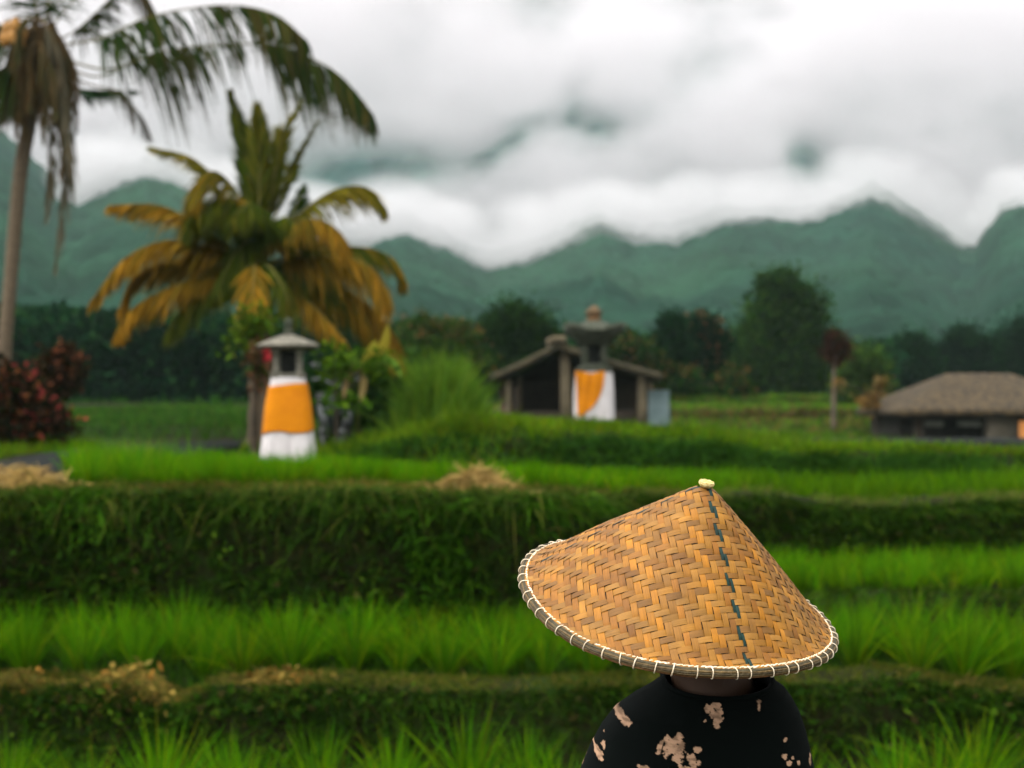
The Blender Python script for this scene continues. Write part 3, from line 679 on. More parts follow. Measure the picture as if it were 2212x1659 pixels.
# shirt: lofted round the torso with short sleeves that run into it, printed patches stored per vertex
def sh_ring(z):
    zz = np.array([-.432, -.447, -.463, -.485, -.515, -.55, -.60, -.68, -.80, -.98])
    xl = np.array([.2360, .2180, .1930, .1640, .1420, .1240, .1040, .0820, .0660, .0700])
    xr = np.array([.4080, .4290, .4410, .4530, .4630, .4720, .4830, .4980, .5120, .5080])
    yc = np.array([2.235, 2.242, 2.25, 2.255, 2.26, 2.265, 2.27, 2.275, 2.275, 2.28])
    dp = np.array([.062, .075, .088, .098, .107, .114, .120, .124, .122, .130])
    f = lambda a: np.interp(-z, -zz, a)
    return f(xl), f(xr), f(yc), f(dp)
zs = np.concatenate([np.linspace(-.432, -.72, 230), np.linspace(-.725, -.98, 50)])
na = 560; th = np.linspace(0, 2*np.pi, na, endpoint=False)
R = []
for z in zs:
    a, b_, y, d = sh_ring(z); cx = (a+b_)/2; hw = (b_-a)/2
    ct, st = np.cos(th), np.sin(th); p = 2.5
    rr = (np.abs(ct)**p+np.abs(st)**p)**(-1/p)
    X = cx+hw*rr*ct; Y = y+d*rr*st-.012*np.exp(-((X-.31)/.09)**2)*(st < 0)*sstep(-.7, -.5, z)
    # shoulder blades, spine hollow, cloth folds
    Y = Y-(st < -.2)*(.010*np.exp(-((X-.21)/.05)**2-((z+.60)/.07)**2)+.010*np.exp(-((X-.40)/.05)**2-((z+.60)/.07)**2))
    fold = fbm(X*14+z*6, np.full(na, z*9.)+Y*3, 3, 71)*.010+np.sin(X*60+z*45+3*fbm(X*8, z*8+0*X, 2, 3))*.0012
    Z = z+.022*np.clip(-st, 0, 1)*sstep(-.50, -.43, z)*-1+.010*np.sin(2*th)*0
    Y = Y+fold*(-np.sign(st))*.7*sstep(-.44, -.50, -(-z)) if False else Y-fold*np.sign(-st)*.6
    R.append(np.stack([X, Y, np.full(na, z)+Z-z], 1))
R = np.array(R)
inner = R[:1]*1.0; cen = inner.mean(1, keepdims=True); col1 = cen+(inner-cen)*.93-np.array([0, 0, .012]); col2 = cen+(inner-cen)*.95+np.array([0, 0, .004])
R = np.concatenate([col1, col2, R])
X, Y, Z = R[..., 0], R[..., 1], R[..., 2]
# print: clusters of ragged pink petals
blobs = []                                                    # x, z, rx, rz, rot
def px2(px, py): p = at(px, py, 2.16); return p[0], p[2]
for (px, py, rx, ry, ro) in [(1533, 1533, 13, 22, .5), (1551, 1548, 11, 25, .25), (1543, 1524, 18, 9, 0), (1455, 1607, 22, 27, .5), (1440, 1603, 11, 17, .4), (1466, 1628, 18, 19, 0), (1486, 1632, 13, 11, .4), (1493, 1644, 10, 15, -.2), (1424, 1613, 5, 17, .5), (1478, 1652, 20, 9, .2), (1503, 1613, 8, 7, 0), (1507, 1640, 6, 9, .5), (1391, 1657, 16, 9, .1), (1450, 1662, 7, 6, 0), (1697, 1636, 10, 12, 0), (1705, 1650, 8, 8, 0), (1698, 1600, 5, 6, .3), (1716, 1640, 4, 5, 0), (1642, 1518, 7, 4, 0), (1641, 1528, 3, 9, .1), (1311, 1601, 3, 3, 0), (1730, 1655, 4, 6, 0), (1766, 1655, 5, 14, .1), (1470, 1690, 20, 14, .3), (1600, 1700, 18, 26, .2), (1700, 1740, 26, 18, .3), (1380, 1760, 24, 20, .2), (1520, 1780, 26, 16, .4)]:
    x, z = px2(px, py); blobs.append((x, z, rx*.86/F*2.16, ry*.86/F*2.16, ro, -1))
for (px, py, rx, ry, ro) in [(1342, 1536, 28, 9, -.65), (1299, 1590, 8, 15, .35), (1293, 1611, 9, 12, .1), (1723, 1505, 9, 15, .4), (1738, 1535, 7, 26, .25)]:
    p = at(px, py, 2.255); blobs.append((p[0], p[2], rx/F*2.25, ry/F*2.25, -ro, 0))
rb = np.random.default_rng(5)
for k in range(26):
    blobs.append((rb.uniform(.07, .5), rb.uniform(-.95, -.5), rb.uniform(.006, .02), rb.uniform(.006, .02), rb.uniform(0, 3), 1))
msk = np.zeros(X.shape); nz = fbm(X*95, Z*95, 4, 101)+.5*fbm(X*260, Z*260, 3, 105)
for (x, z, rx, rz_, ro, side) in blobs:
    dx, dz = X-x, Z-z; c_, s_ = math.cos(ro), math.sin(ro)
    u = (dx*c_-dz*s_)/rx; v = (dx*s_+dz*c_)/rz_
    q_ = u*u+v*v
    okk = (Y < 2.235) if side < 0 else ((Y > 2.28) if side > 0 else (np.abs(Y-2.26) < .075))
    msk = np.maximum(msk, np.where(okk, sstep(.98, .80, q_+nz*3.4), 0))
vein = np.clip(1+2.2*fbm(X*60+Z*220, Z*60-X*100, 3, 131), .55, 1.2)
base = np.array([.0010, .0026, .0020]); pink = np.array([.42, .26, .16])
colr = base*(1-msk[..., None])+pink*vein[..., None]*msk[..., None]
sg = Geo(); m_, n_, _ = R.shape
i = np.arange(m_-1)[:, None]; k = np.arange(n_)[None]; k2 = (k+1) % n_
sg.add(R.reshape(-1, 3)-O, np.stack([i*n_+k, (i+1)*n_+k, (i+1)*n_+k2, i*n_+k2], -1).reshape(-1, 4), colr.reshape(-1, 3))
M['shirt'] = surf_mat('black_cloth', (1, 1, 1), .9, (.88, .88, .88), 500, .25, 1400, attr=True, spec=.08)
sg.build('shirt', M['shirt'], person)
kz = R[2]-O; kc = kz.mean(0); t_ = np.array([kc+(p-kc)*.985+np.array([0, 0, .003]) for p in kz[::8]])
tube(t_, .0042, 8, (.0012, .003, .0024), closed=True).build('collar', M['shirt'], person)
# sarong and sandals (below the frame)
R = []
for z, hx, hy in [(-.86, .185, .135), (-.95, .20, .145), (-1.1, .20, .15), (-1.3, .195, .15), (-1.5, .19, .15), (-1.6, .19, .15)]:
    t_ = np.linspace(0, 2*np.pi, 60, endpoint=False); w_ = 1+.03*np.sin(t_*7+z*3)
    R.append(np.stack([.30+hx*w_*np.cos(t_), 2.28+hy*w_*np.sin(t_), np.full(60, z)], 1)-O)
loft(R, caps=False).build('sarong', surf_mat('brown_sarong', (.12, .06, .035), .85, (.06, .03, .02), 18, .2, 200), person)
for sd in (-1, 1):
    lx = .30+sd*.085+sd*.02; t_ = np.linspace(0, 2*np.pi, 28, endpoint=False); sh = lambda z, k_: np.stack([lx+(.043+.006*np.sin(t_))*k_*np.cos(t_), 2.36+.135*k_*np.sin(t_), np.full(28, z)], 1)-O
    loft([sh(GZ, .97), sh(GZ+.006, 1), sh(GZ+.014, 1), sh(GZ+.017, .97)]).build('sandal', surf_mat('rubber', (.03, .03, .03), .7, (.02, .02, .02), 10), person)

# ------------------------------------------------------------------ shrines
M['stone'] = surf_mat('weathered_stone', (.20, .185, .145), .9, (.09, .088, .065), 14, .7, 60)
M['stone_dark'] = surf_mat('mossy_stone', (.065, .07, .05), .95, (.028, .036, .02), 9, .8, 40)
M['white_cloth'] = surf_mat('white_cloth', (.60, .575, .57), .85, (.53, .50, .49), 5, .15, 120, spec=.15)
M['yellow_cloth'] = surf_mat('yellow_cloth', (.58, .20, .001), .8, (.50, .16, .001), 6, .15, 120, spec=.15)
M['black'] = surf_mat('niche_shade', (.025, .028, .024), .9, (.015, .017, .014), 8)  # near-black colour stands in for shade inside the shrine niches
def sq(c, hx, hy, z, n=64, p=7, rz=0.0):
    t = np.linspace(0, 2*np.pi, n, endpoint=False); ct, st = np.cos(t), np.sin(t); r = (np.abs(ct)**p+np.abs(st)**p)**(-1/p)
    x, y = hx*r*ct, hy*r*st; cz, sz = math.cos(rz), math.sin(rz)
    return np.stack([c[0]+x*cz-y*sz, c[1]+x*sz+y*cz, np.full(n, c[2]+z)], 1)
SX, SD = (623-CX)/F*16.4, 16.4
def pz(py, D): return -(py-CY)/F*D
s1 = thing('shrine', 'small stone shrine wrapped in white and yellow cloth standing in the rice left of centre', 'shrine', (SX, SD, -.80), 'rice field shrines')
o3 = (0, 0, .75); rz1 = .12
g = loft([sq(o3, a, a, z, rz=rz1) for z, a in [(-.78, .30), (-.5, .28), (-.2, .245), (.2, .205), (.33, .185), (.352, .20), (.385, .20), (.39, .17)]]); g.build('pedestal', M['stone'], s1)
def skirt(prof, botL, topL, fold, n=120, grow=1.0, rz=0, seed=0):
    """cloth wrapped round a square pedestal: prof z->half width, tilted top and bottom edge"""
    t = np.linspace(0, 2*np.pi, n, endpoint=False); R = []
    for v in np.linspace(0, 1, 26):
        ct, st = np.cos(t), np.sin(t); p = 4.5; r = (np.abs(ct)**p+np.abs(st)**p)**(-1/p)
        z = botL(ct, st)*(1-v)+topL(ct, st)*v
        hw = prof(z)
        w = 1+fold*(1-v)**grow*(np.sin(t*11+2*np.sin(t*3+seed)+v*1.5)*.6+np.sin(t*19+seed+v*2)*.4)
        x = hw*r*ct*w; y = hw*r*st*w; cz, sz = math.cos(rz), math.sin(rz)
        R.append(np.stack([x*cz-y*sz, x*sz+y*cz, z], 1))
    R = np.array(R); cen = R.mean(1, keepdims=True)
    inn = cen+(R-cen)*(.975); inn[..., 2] = R[..., 2]
    return np.concatenate([inn[::-1][-1:], R, inn[::-1]])
pr = lambda z: np.interp(z, [-.75, -.5, -.29, 0, .2, .36], [.335, .303, .278, .252, .218, .190])
loft(skirt(lambda z: pr(z), lambda c, s: -.73+.02*c, lambda c, s: .345+0*c, .055, rz=rz1)+np.array(o3), caps=False).build('white_cloth', M['white_cloth'], s1)
loft(skirt(lambda z: pr(z)+.014, lambda c, s: -.290+.045*c-.03*np.sin(3*c), lambda c, s: .262+.028*c-.012*c*c, .012, rz=rz1, seed=2)+np.array(o3), caps=False).build('yellow_cloth', M['yellow_cloth'], s1)
for sx_ in (-1, 1):
    for sy_ in (-1, 1):
        c_, n_s = math.cos(rz1), math.sin(rz1); a, b_ = sx_*.128, sy_*.128
        loft([sq((a*c_-b_*n_s, a*n_s+b_*c_, .75), w_, w_, z, 20, 5, rz1) for z, w_ in [(.385, .045), (.42, .045), (.43, .036), (.62, .036), (.63, .046), (.69, .046)]]).build('post', M['stone'], s1)
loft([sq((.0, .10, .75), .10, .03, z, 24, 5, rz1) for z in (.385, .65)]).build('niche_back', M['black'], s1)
loft([sq(o3, a, a, z, 64, p_, rz1) for z, a, p_ in [(.655, .20, 6), (.675, .23, 6), (.685, .345, 3.0), (.70, .365, 2.8), (.715, .35, 2.8), (.755, .27, 2.6), (.80, .15, 2.5), (.83, .07, 2.5), (.835, .05, 3)]]).build('roof', M['stone'], s1)
loft([sq(o3, a, a, z, 24, 3, rz1) for z, a in [(.83, .052), (.87, .055), (.88, .040), (.94, .044), (.96, .058), (.985, .05), (1.03, .02)]]).build('finial', M['stone_dark'], s1)

D2 = 34.0; S2X = (1283-CX)/F*D2
s2 = thing('shrine', 'taller dark stone shrine with white and yellow cloth in front of the open hut', 'shrine', (S2X, D2, -.62), 'rice field shrines')
q3 = (0, 0, .62)
loft([sq(q3, a, a, z) for z, a in [(-.64, .47), (-.5, .44), (.6, .41), (.72, .40), (.76, .46), (.80, .46), (.82, .33)]]).build('pedestal', M['stone_dark'], s2)
loft(skirt(lambda z: np.interp(z, [-.5, .3, .8], [.475, .465, .43]), lambda c, s: -.44+.03*c, lambda c, s: .775+0*c, .03)+np.array(q3), caps=False).build('white_cloth', M['white_cloth'], s2)
# yellow sash slung diagonally over the left and front faces
R = []; n = 60
for v in np.linspace(0, 1, 30):
    z = .745-1.05*v
    u0 = -.465+.05*v; u1 = np.interp(v, [0, .35, .6, .8, 1], [.23, .19, .10, -.06, -.30])
    u = np.linspace(u0, max(u1, u0+.03), n)
    dip = .07*np.exp(-((u+.12)/.14)**2)*(v < .12)
    y = -.50-.012*np.sin(u*28+v*4)-.008*np.sin(v*9)
    R.append(np.stack([u, y+.0*u, .62+z-dip*0+0*u-.05*np.exp(-((u+.1)/.16)**2)*(1-v)], 1))
R = np.array(R); g = Geo(); mm_, nn_, _ = R.shape; back = R+np.array([0, .012, 0]); A_ = np.concatenate([R, back[:, ::-1]], 1); nn2 = 2*nn_
i = np.arange(mm_-1)[:, None]; k = np.arange(nn2)[None]; k2 = (k+1) % nn2
g.add(A_.reshape(-1, 3), np.stack([i*nn2+k, i*nn2+k2, (i+1)*nn2+k2, (i+1)*nn2+k], -1).reshape(-1, 4)); g.build('yellow_cloth', M['yellow_cloth'], s2)
loft([sq(q3, a, a, z) for z, a in [(.80, .36), (.88, .36), (.90, .30), (.93, .30)]]).build('ledge', M['stone_dark'], s2)
for sx_ in (-1, 1):
    for sy_ in (-1, 1):
        loft([sq((sx_*.22, sy_*.22, .62), a, a, z, 20, 5) for z, a in [(.92, .085), (1.0, .075), (1.3, .075), (1.40, .09)]]).build('post', M['stone_dark'], s2)
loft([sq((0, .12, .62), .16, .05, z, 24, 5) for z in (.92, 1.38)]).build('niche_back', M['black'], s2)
t = np.linspace(0, 2*np.pi, 64, endpoint=False)
def up_ring(hx, z, lift): r = sq(q3, hx, hx, z); r[:, 2] += lift*np.abs(np.sin(2*t))**0*np.maximum(0, np.abs(np.cos(t)*np.sin(t))*2-.55)/.45; return r
loft([up_ring(a, z, l) for z, a, l in [(1.37, .34, 0), (1.42, .42, 0), (1.50, .44, 0), (1.53, .54, 0), (1.62, .56, .0), (1.66, .69, .10), (1.74, .71, .16), (1.80, .60, .06), (1.86, .42, 0), (1.92, .27, 0), (1.95, .2, 0)]]).build('roof', M['stone_dark'], s2)
loft([sq(q3, a, a, z, 32, 4) for z, a in [(1.93, .16), (1.98, .18), (2.0, .15), (2.1, .16), (2.12, .20), (2.18, .20), (2.24, .12), (2.32, .05)]]).build('finial', surf_mat('orange_stone', (.16, .085, .035), .9, (.05, .045, .025), 5, .5, 40), s2)

# ------------------------------------------------------------------ open hut with a low gable roof
DH = 38.0; sH = F/DH
def hx_(px): return (px-CX)/sH
hut = thing('hut', 'open farm hut with a low brown gable roof on pale posts', 'hut', (hx_(1240), DH, -.65))
O2 = np.array([hx_(1240), DH, -.65])
M['thatch'] = surf_mat('old_thatch', (.066, .055, .030), .95, (.025, .024, .013), 5, .9, 30)
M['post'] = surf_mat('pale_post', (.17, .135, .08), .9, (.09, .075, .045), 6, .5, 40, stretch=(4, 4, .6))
M['plank'] = surf_mat('dark_plank', (.06, .045, .03), .9, (.03, .025, .018), 5, .4, 40, stretch=(6, 6, .5))  # shade of the hut interior is put into this dark colour
def slab(A, B, depth0, depth1, th, nu=40, nv=16, rough=.03, seed=0):
    """roof slope from ridge A to eave B (x, z), running in y from depth0 to depth1"""
    u = np.linspace(0, 1, nu); v = np.linspace(0, 1, nv)
    X = A[0]+(B[0]-A[0])*u; Z = A[1]+(B[1]-A[1])*u-.10*np.sin(u*np.pi)*abs(B[1]-A[1])*.35
    P = np.zeros((nu, nv, 3)); P[..., 0] = X[:, None]; P[..., 1] = (depth0+(depth1-depth0)*v)[None]; P[..., 2] = Z[:, None]
    P[..., 2] += fbm(P[..., 0]*6+seed, P[..., 1]*6, 4, 21)*rough*2; P[..., 1] += (fbm(P[..., 0]*5, P[..., 0]*0+seed, 3, 25)*.1)*(v[None] < .1)
    Q = P.copy(); Q[..., 2] -= th
    G_ = Geo(); idx = np.arange(nu*nv).reshape(nu, nv)
    q = np.stack([idx[:-1, :-1], idx[1:, :-1], idx[1:, 1:], idx[:-1, 1:]], -1).reshape(-1, 4)
    bd = np.concatenate([idx[0, :], idx[1:, -1], idx[-1, -2::-1], idx[-2:0:-1, 0]]); bn = np.roll(bd, -1); o_ = nu*nv
    side = np.stack([bd, bn, bn+o_, bd+o_], -1)
    G_.add(np.concatenate([P.reshape(-1, 3), Q.reshape(-1, 3)])-O2, np.concatenate([q, q[:, ::-1]+o_, side])); return G_
ap = (hx_(1203), pz(742, DH))
slab(ap, (hx_(1058), pz(812, DH)), DH-.9, DH+2.6, .20, seed=1).build('roof_slope', M['thatch'], hut)
slab(ap, (hx_(1424), pz(808, DH)), DH-.9, DH+2.6, .20, seed=5).build('roof_slope', M['thatch'], hut)
g = Geo()
for k in range(14): box((ap[0]+rng.normal(0, .05)-O2[0], DH-.9+k*.26-O2[1], ap[1]+.06+rng.normal(0, .02)-O2[2]), (.36, .3, .14), (1, 1, 1), g, rng.uniform(-.2, .2))
g.build('ridge_cap', M['post'], hut)
def hut_post(px, w, top, dy=0.0, lean=0):
    x = hx_(px)*(DH+dy)/DH-O2[0]; z1 = pz(top, DH)-O2[2]
    loft([sq((x+lean*k, dy-.5, 0), w*(1-.12*k), w*(1-.12*k), z, 20, 4, .1) for k, z in [(0, -.1), (.4, z1*.4), (.7, z1*.7), (1, z1)]]).build('post', M['post'], hut)
hut_post(1098, .09, 822); hut_post(1122, .07, 812, 1.2); hut_post(1222, .15, 762, 0, -.05); hut_post(1383, .13, 806); hut_post(1400, .08, 800, 2.6); hut_post(1085, .08, 812, 2.6)
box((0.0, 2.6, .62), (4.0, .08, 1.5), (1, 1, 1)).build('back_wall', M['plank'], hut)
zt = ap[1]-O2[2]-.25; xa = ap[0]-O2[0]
loft([[(-1.75, y_, 1.3), (2.1, y_, 1.3), (xa+.06, y_, zt), (xa-.06, y_, zt)] for y_ in (2.45, 2.52)]).build('gable_shade_panel', M['plank'], hut)  # dark panel added under the roof to darken the hut interior
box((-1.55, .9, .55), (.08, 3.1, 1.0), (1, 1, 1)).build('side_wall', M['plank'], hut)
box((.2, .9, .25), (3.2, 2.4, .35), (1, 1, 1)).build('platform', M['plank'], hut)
box((-1.82, -.2, .42), (.62, .06, .36), (1, 1, 1)).build('side_board', surf_mat('brown_board', (.13, .085, .05), .9, (.08, .05, .03), 6), hut)
# corrugated sheet leaning at its right end
xs = np.linspace(0, .56, 60); g = Geo(); R = []
for z in np.linspace(0, .95, 6): R.append(np.stack([xs, .018*np.sin(xs*75)+.12*(z), np.full(60, z)], 1))
R = np.array(R); A_ = np.concatenate([R, R[:, ::-1]+np.array([0, .006, 0])], 1); n2_ = 120
i = np.arange(5)[:, None]; k = np.arange(n2_)[None]; k2 = (k+1) % n2_
g.add(A_.reshape(-1, 3), np.stack([i*n2_+k, i*n2_+k2, (i+1)*n2_+k2, (i+1)*n2_+k], -1).reshape(-1, 4))
o = g.build('corrugated_sheet', surf_mat('zinc_sheet', (.16, .22, .22), .5, (.10, .15, .15), 3, metallic=.2)); o.location = (hx_(1396), DH-.6, -.62)
tag(o, 'blue grey corrugated sheet leaning against the right end of the open hut', 'metal sheet')

# ------------------------------------------------------------------ house at the right edge
DR = 45.0; sR = F/DR; RX = (2112-CX)/sR
house = thing('house', 'low house with a brown thatched hip roof at the right edge', 'house', (RX, DR, -1.4)); O4 = np.array([RX, DR, -1.4])
ze, zr = pz(896, DR)+1.4, pz(806, DR)+1.4
g = Geo(); nu, nv = 90, 22; R = []
for v in np.linspace(0, 1, nv):
    hx, hy = 3.35*(1-v)+1.0*v, 2.9*(1-v)+.06*v; t_ = np.linspace(0, 2*np.pi, nu*2, endpoint=False); p = 9; ct, st = np.cos(t_), np.sin(t_); r = (np.abs(ct)**p+np.abs(st)**p)**(-1/p)
    z = ze+.16+(zr-ze-.16)*(v+.02*np.sin(np.pi*v)); x, y = hx*r*ct, hy*r*st
    R.append(np.stack([x, y, z+fbm(x*5, y*5+v*9, 4, 3)*.07], 1))
bot = R[0].copy(); bot[:, 2] = ze-.02+fbm(bot[:, 0]*4, bot[:, 1]*4, 3, 8)*.05; inn = bot*np.array([.93, .93, 1]); inn[:, 2] = ze+.02
loft([inn, bot]+R).build('roof', surf_mat('mottled_thatch', (.070, .048, .022), .95, (.020, .016, .009), 7, 1.0, 22, detail=8, lo=.4, hi=.6), house)
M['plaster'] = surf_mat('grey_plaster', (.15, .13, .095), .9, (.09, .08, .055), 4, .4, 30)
xw = lambda px: (px-2112)/sR
box((xw(2110), -2.15, ze/2-.1), (.92, .5, ze+.2), (1, 1, 1)).build('pillar', M['plaster'], house)
box((xw(2240), -2.15, ze/2-.1), (.6, .5, ze+.2), (1, 1, 1)).build('pillar', M['plaster'], house)
box((xw(1945), -2.0, ze/2-.1), (.25, .4, ze+.2), (1, 1, 1)).build('pillar', M['plank'], house)
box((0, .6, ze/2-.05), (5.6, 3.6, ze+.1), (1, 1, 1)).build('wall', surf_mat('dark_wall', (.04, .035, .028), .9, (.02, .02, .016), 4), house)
for px, w in ((1975, .55), (2050, .75)):
    box((xw(px), -2.1, pz(913, DR)+1.4), (w, .16, .2), (1, 1, 1)).build('low_ledge', surf_mat('whitewash', (.15, .16, .13), .9, (.09, .09, .07), 6), house)
box((0, -2.35, .08), (6.2, .5, .3), (1, 1, 1)).build('plinth', M['plaster'], house)
# orange cloth hanging from the eave
xs = np.linspace(-.17, .17, 24); R = []
for z in np.linspace(0, .62, 8): R.append(np.concatenate([np.stack([xs, .02*np.sin(xs*40+z*3), np.full(24, z)], 1), np.stack([xs[::-1], .012+.02*np.sin(xs[::-1]*40+z*3), np.full(24, z)], 1)]))
o = loft(R, caps=False).build('orange_cloth', surf_mat('orange_cloth', (.62, .26, .07), .85, (.5, .2, .05), 8)); o.location = ((2214-CX)/F*42.2, 42.2, pz(955, 42.2))
tag(o, 'orange cloth hanging under the thatched eave at the right edge', 'cloth')

# ------------------------------------------------------------------ parked motorbike
MB = at(722, 960, 19.6); MB[2] = zg(MB[0], MB[1])[0]
bike = thing('motorbike', 'dark motorbike parked on the grass to the right of the near shrine', 'motorbike', MB, rz=.35)
M['tyre'] = surf_mat('black_rubber', (.015, .016, .016), .8, (.01, .01, .01), 10)
M['chrome'] = surf_mat('grey_metal', (.10, .11, .11), .45, (.07, .075, .075), 10, metallic=.3)
M['paint'] = surf_mat('dark_paint', (.012, .018, .02), .3, (.01, .014, .016), 4, spec=.5)
def ringpts(c, r, n=28): a = np.linspace(0, 2*np.pi, n, endpoint=False); return np.stack([np.full(n, c[0]), c[1]+r*np.cos(a), c[2]+r*np.sin(a)], 1)
for yw in (-.58, .58):
    wh = tube(ringpts((0, yw, .28), .235), .05, 10, (1, 1, 1), closed=True).build('wheel', M['tyre'], bike)
    g = tube(ringpts((0, yw, .28), .19), .018, 8, (1, 1, 1), closed=True); tube([(-.06, yw, .28), (.06, yw, .28)], .05, 12, (1, 1, 1), g)
    for k in range(6):
        a = k*math.pi/3; tube([(0, yw, .28), (0, yw+.185*math.cos(a), .28+.185*math.sin(a))], .012, 6, (1, 1, 1), g)
    g.build('rim', M['chrome'], wh)
g = Geo()
for sx_ in (-1, 1): tube([(sx_*.075, -.58, .28), (sx_*.075, -.45, .62), (sx_*.06, -.38, .82)], .022, 8, (1, 1, 1), g)
g.build('fork', M['chrome'], bike)
E4 = lambda y, hx, z0, z1: np.array([[hx*np.cos(a)*(abs(np.cos(a))**-.3 if abs(np.cos(a)) > .05 else 1), y, (z0+z1)/2+(z1-z0)/2*np.sin(a)] for a in np.linspace(0, 2*np.pi, 24, endpoint=False)])
loft([E4(-.46, .10, .55, .86), E4(-.42, .17, .35, .90), E4(-.32, .18, .25, .88), E4(-.2, .14, .22, .62), E4(.1, .14, .22, .60), E4(.35, .15, .35, .70), E4(.72, .10, .52, .72), E4(.82, .04, .6, .68)]).build('body', M['paint'], bike)
loft([E4(-.05, .09, .62, .72), E4(.05, .14, .64, .78), E4(.4, .15, .68, .80), E4(.7, .11, .72, .82)]).build('seat', M['tyre'], bike)
g = tube(catmull([(-.36, -.22, .99), (-.24, -.30, 1.0), (-.1, -.38, .93), (.1, -.38, .93), (.24, -.30, 1.0), (.36, -.22, .99)], 30), .016, 8)
g.build('handlebar', M['chrome'], bike)
loft([E4(-.50, .04, .86, .92), E4(-.49, .085, .80, .97), E4(-.42, .12, .78, 1.0), E4(-.34, .09, .82, .98)]).build('headlight', M['chrome'], bike)
for sx_ in (-1, 1):
    g = tube(catmull([(sx_*.22, -.31, 1.0), (sx_*.26, -.33, 1.1), (sx_*.32, -.33, 1.18)], 10), .008, 6)
    loft([E4(-.345, .02, 1.16, 1.2)+[sx_*.33, 0, 0], E4(-.34, .06, 1.14, 1.23)+[sx_*.33, 0, 0], E4(-.32, .05, 1.15, 1.22)+[sx_*.33, 0, 0]], (1, 1, 1), g); g.build('mirror', M['chrome'], bike)
g = Geo(); a = np.linspace(-.3, 2.2, 16)
loft([[(s_*.06, -.58+r_*math.cos(t_+.6), .28+r_*math.sin(t_+.6)) for s_, r_ in ((-1, .30), (0, .315), (1, .30), (1, .292), (0, .305), (-1, .292))] for t_ in a]).build('mudguard', M['paint'], bike)

# ------------------------------------------------------------------ palms
def frond(ctrl, n, Lf, droop, cols, tips, wide=.04, start=.12, seg=3, rr=(.022, .005), fwd=.5, tipmix=1.0, prof=None, stem=(.16, .14, .04), ref=None):
    p = catmull(ctrl, 70); T = nrm(np.gradient(p, axis=0)); G_ = Geo()
    tube(p, np.linspace(rr[0], rr[1], 70), 6, stem, G_)
    t = np.sort(start+(1-start)*rng.random(n)); i = t*69; i0 = np.minimum(i.astype(int), 68); f = (i-i0)[:, None]
    P0 = p[i0]*(1-f)+p[i0+1]*f; TT = T[i0]
    rf = np.array([0, 0, 1.]) if ref is None else np.asarray(ref, float)
    sd = np.cross(TT, rf); bad = np.linalg.norm(sd, axis=1) < .35; sd[bad] = np.cross(TT[bad], np.array([.2, 1., 0])); sd = nrm(sd)
    pf = (.45+.55*np.sin(np.pi*np.clip(t*.9+.08, 0, 1)))*(1-.45*t**3) if prof is None else prof(t)
    for s_ in (-1, 1):
        D = sd*s_*(.75-.25*t[:, None])+TT*(fwd+.55*t[:, None])+np.array([0, 0, -1.])*(droop*.45)+rng.normal(0, .10, (n, 3))
        Ll = Lf*pf*rng.uniform(.7, 1.12, n)
        bend = np.stack([rng.normal(0, .05, n), rng.normal(0, .05, n), -droop*rng.uniform(.45, 1.0, n)], 1)
        mixf = np.clip(t*1.0*tipmix+rng.normal(0, .18, n), 0, 1)[:, None]
        c0 = pick(cols, n, .25); c1 = pick(tips, n, .25); c = c0*(1-mixf)+c1*mixf
        ce = c*(1-.45*tipmix)+c1*.45*tipmix
        ribbons(P0, D, Ll, wide*rng.uniform(.7, 1.25, n), bend, seg, c, ce, prof=lambda u: np.where(u < .5, .75+.5*u, 1-(u-.5)*1.8)+.02, g=G_)
    return G_
def fr(pts, D, doff=(0, 0)):
    k = len(pts); return [at(px, py, D+doff[0]+(doff[1]-doff[0])*j/(k-1)) for j, (px, py) in enumerate(pts)]
DG = [(.012, .036, .008), (.018, .046, .008), (.026, .050, .009)]; DT = [(.042, .050, .010), (.020, .044, .008), (.075, .06, .015)]
BRW = [(.085, .055, .02), (.055, .045, .02), (.12, .07, .025), (.045, .05, .02)]; GRY = [(.10, .09, .06), (.065, .068, .042), (.13, .11, .07)]
DP = 27.0
p1b = at(2, 980, DP); p1b[2] = zg(p1b[0], p1b[1])[0]
palm1 = thing('coconut_palm', 'tall coconut palm with a leaning trunk and brown hanging fronds at the left edge', 'palm', p1b)
def add_part(g, name, mat, root, base): return g.build(name, mat, root, origin=None) if False else _ap(g, name, mat, root, base)
def _ap(g, name, mat, root, base):
    for k in range(len(g.V)): g.V[k] = g.V[k]-np.asarray(base)
    return g.build(name, mat, root)
trk = catmull([p1b]+[at(x, y, DP) for x, y in [(3, 900), (10, 760), (20, 640), (32, 500), (46, 360), (66, 250), (82, 140), (90, 80)]], 110)
tt = np.linspace(0, 1, 110); rad = np.interp(tt, [0, .06, .3, .7, .85, 1], [.24, .145, .125, .135, .155, .13])*(1+.05*np.sin(tt*240))
_ap(tube(trk, rad, 18), 'trunk', M['bark'], palm1, p1b)
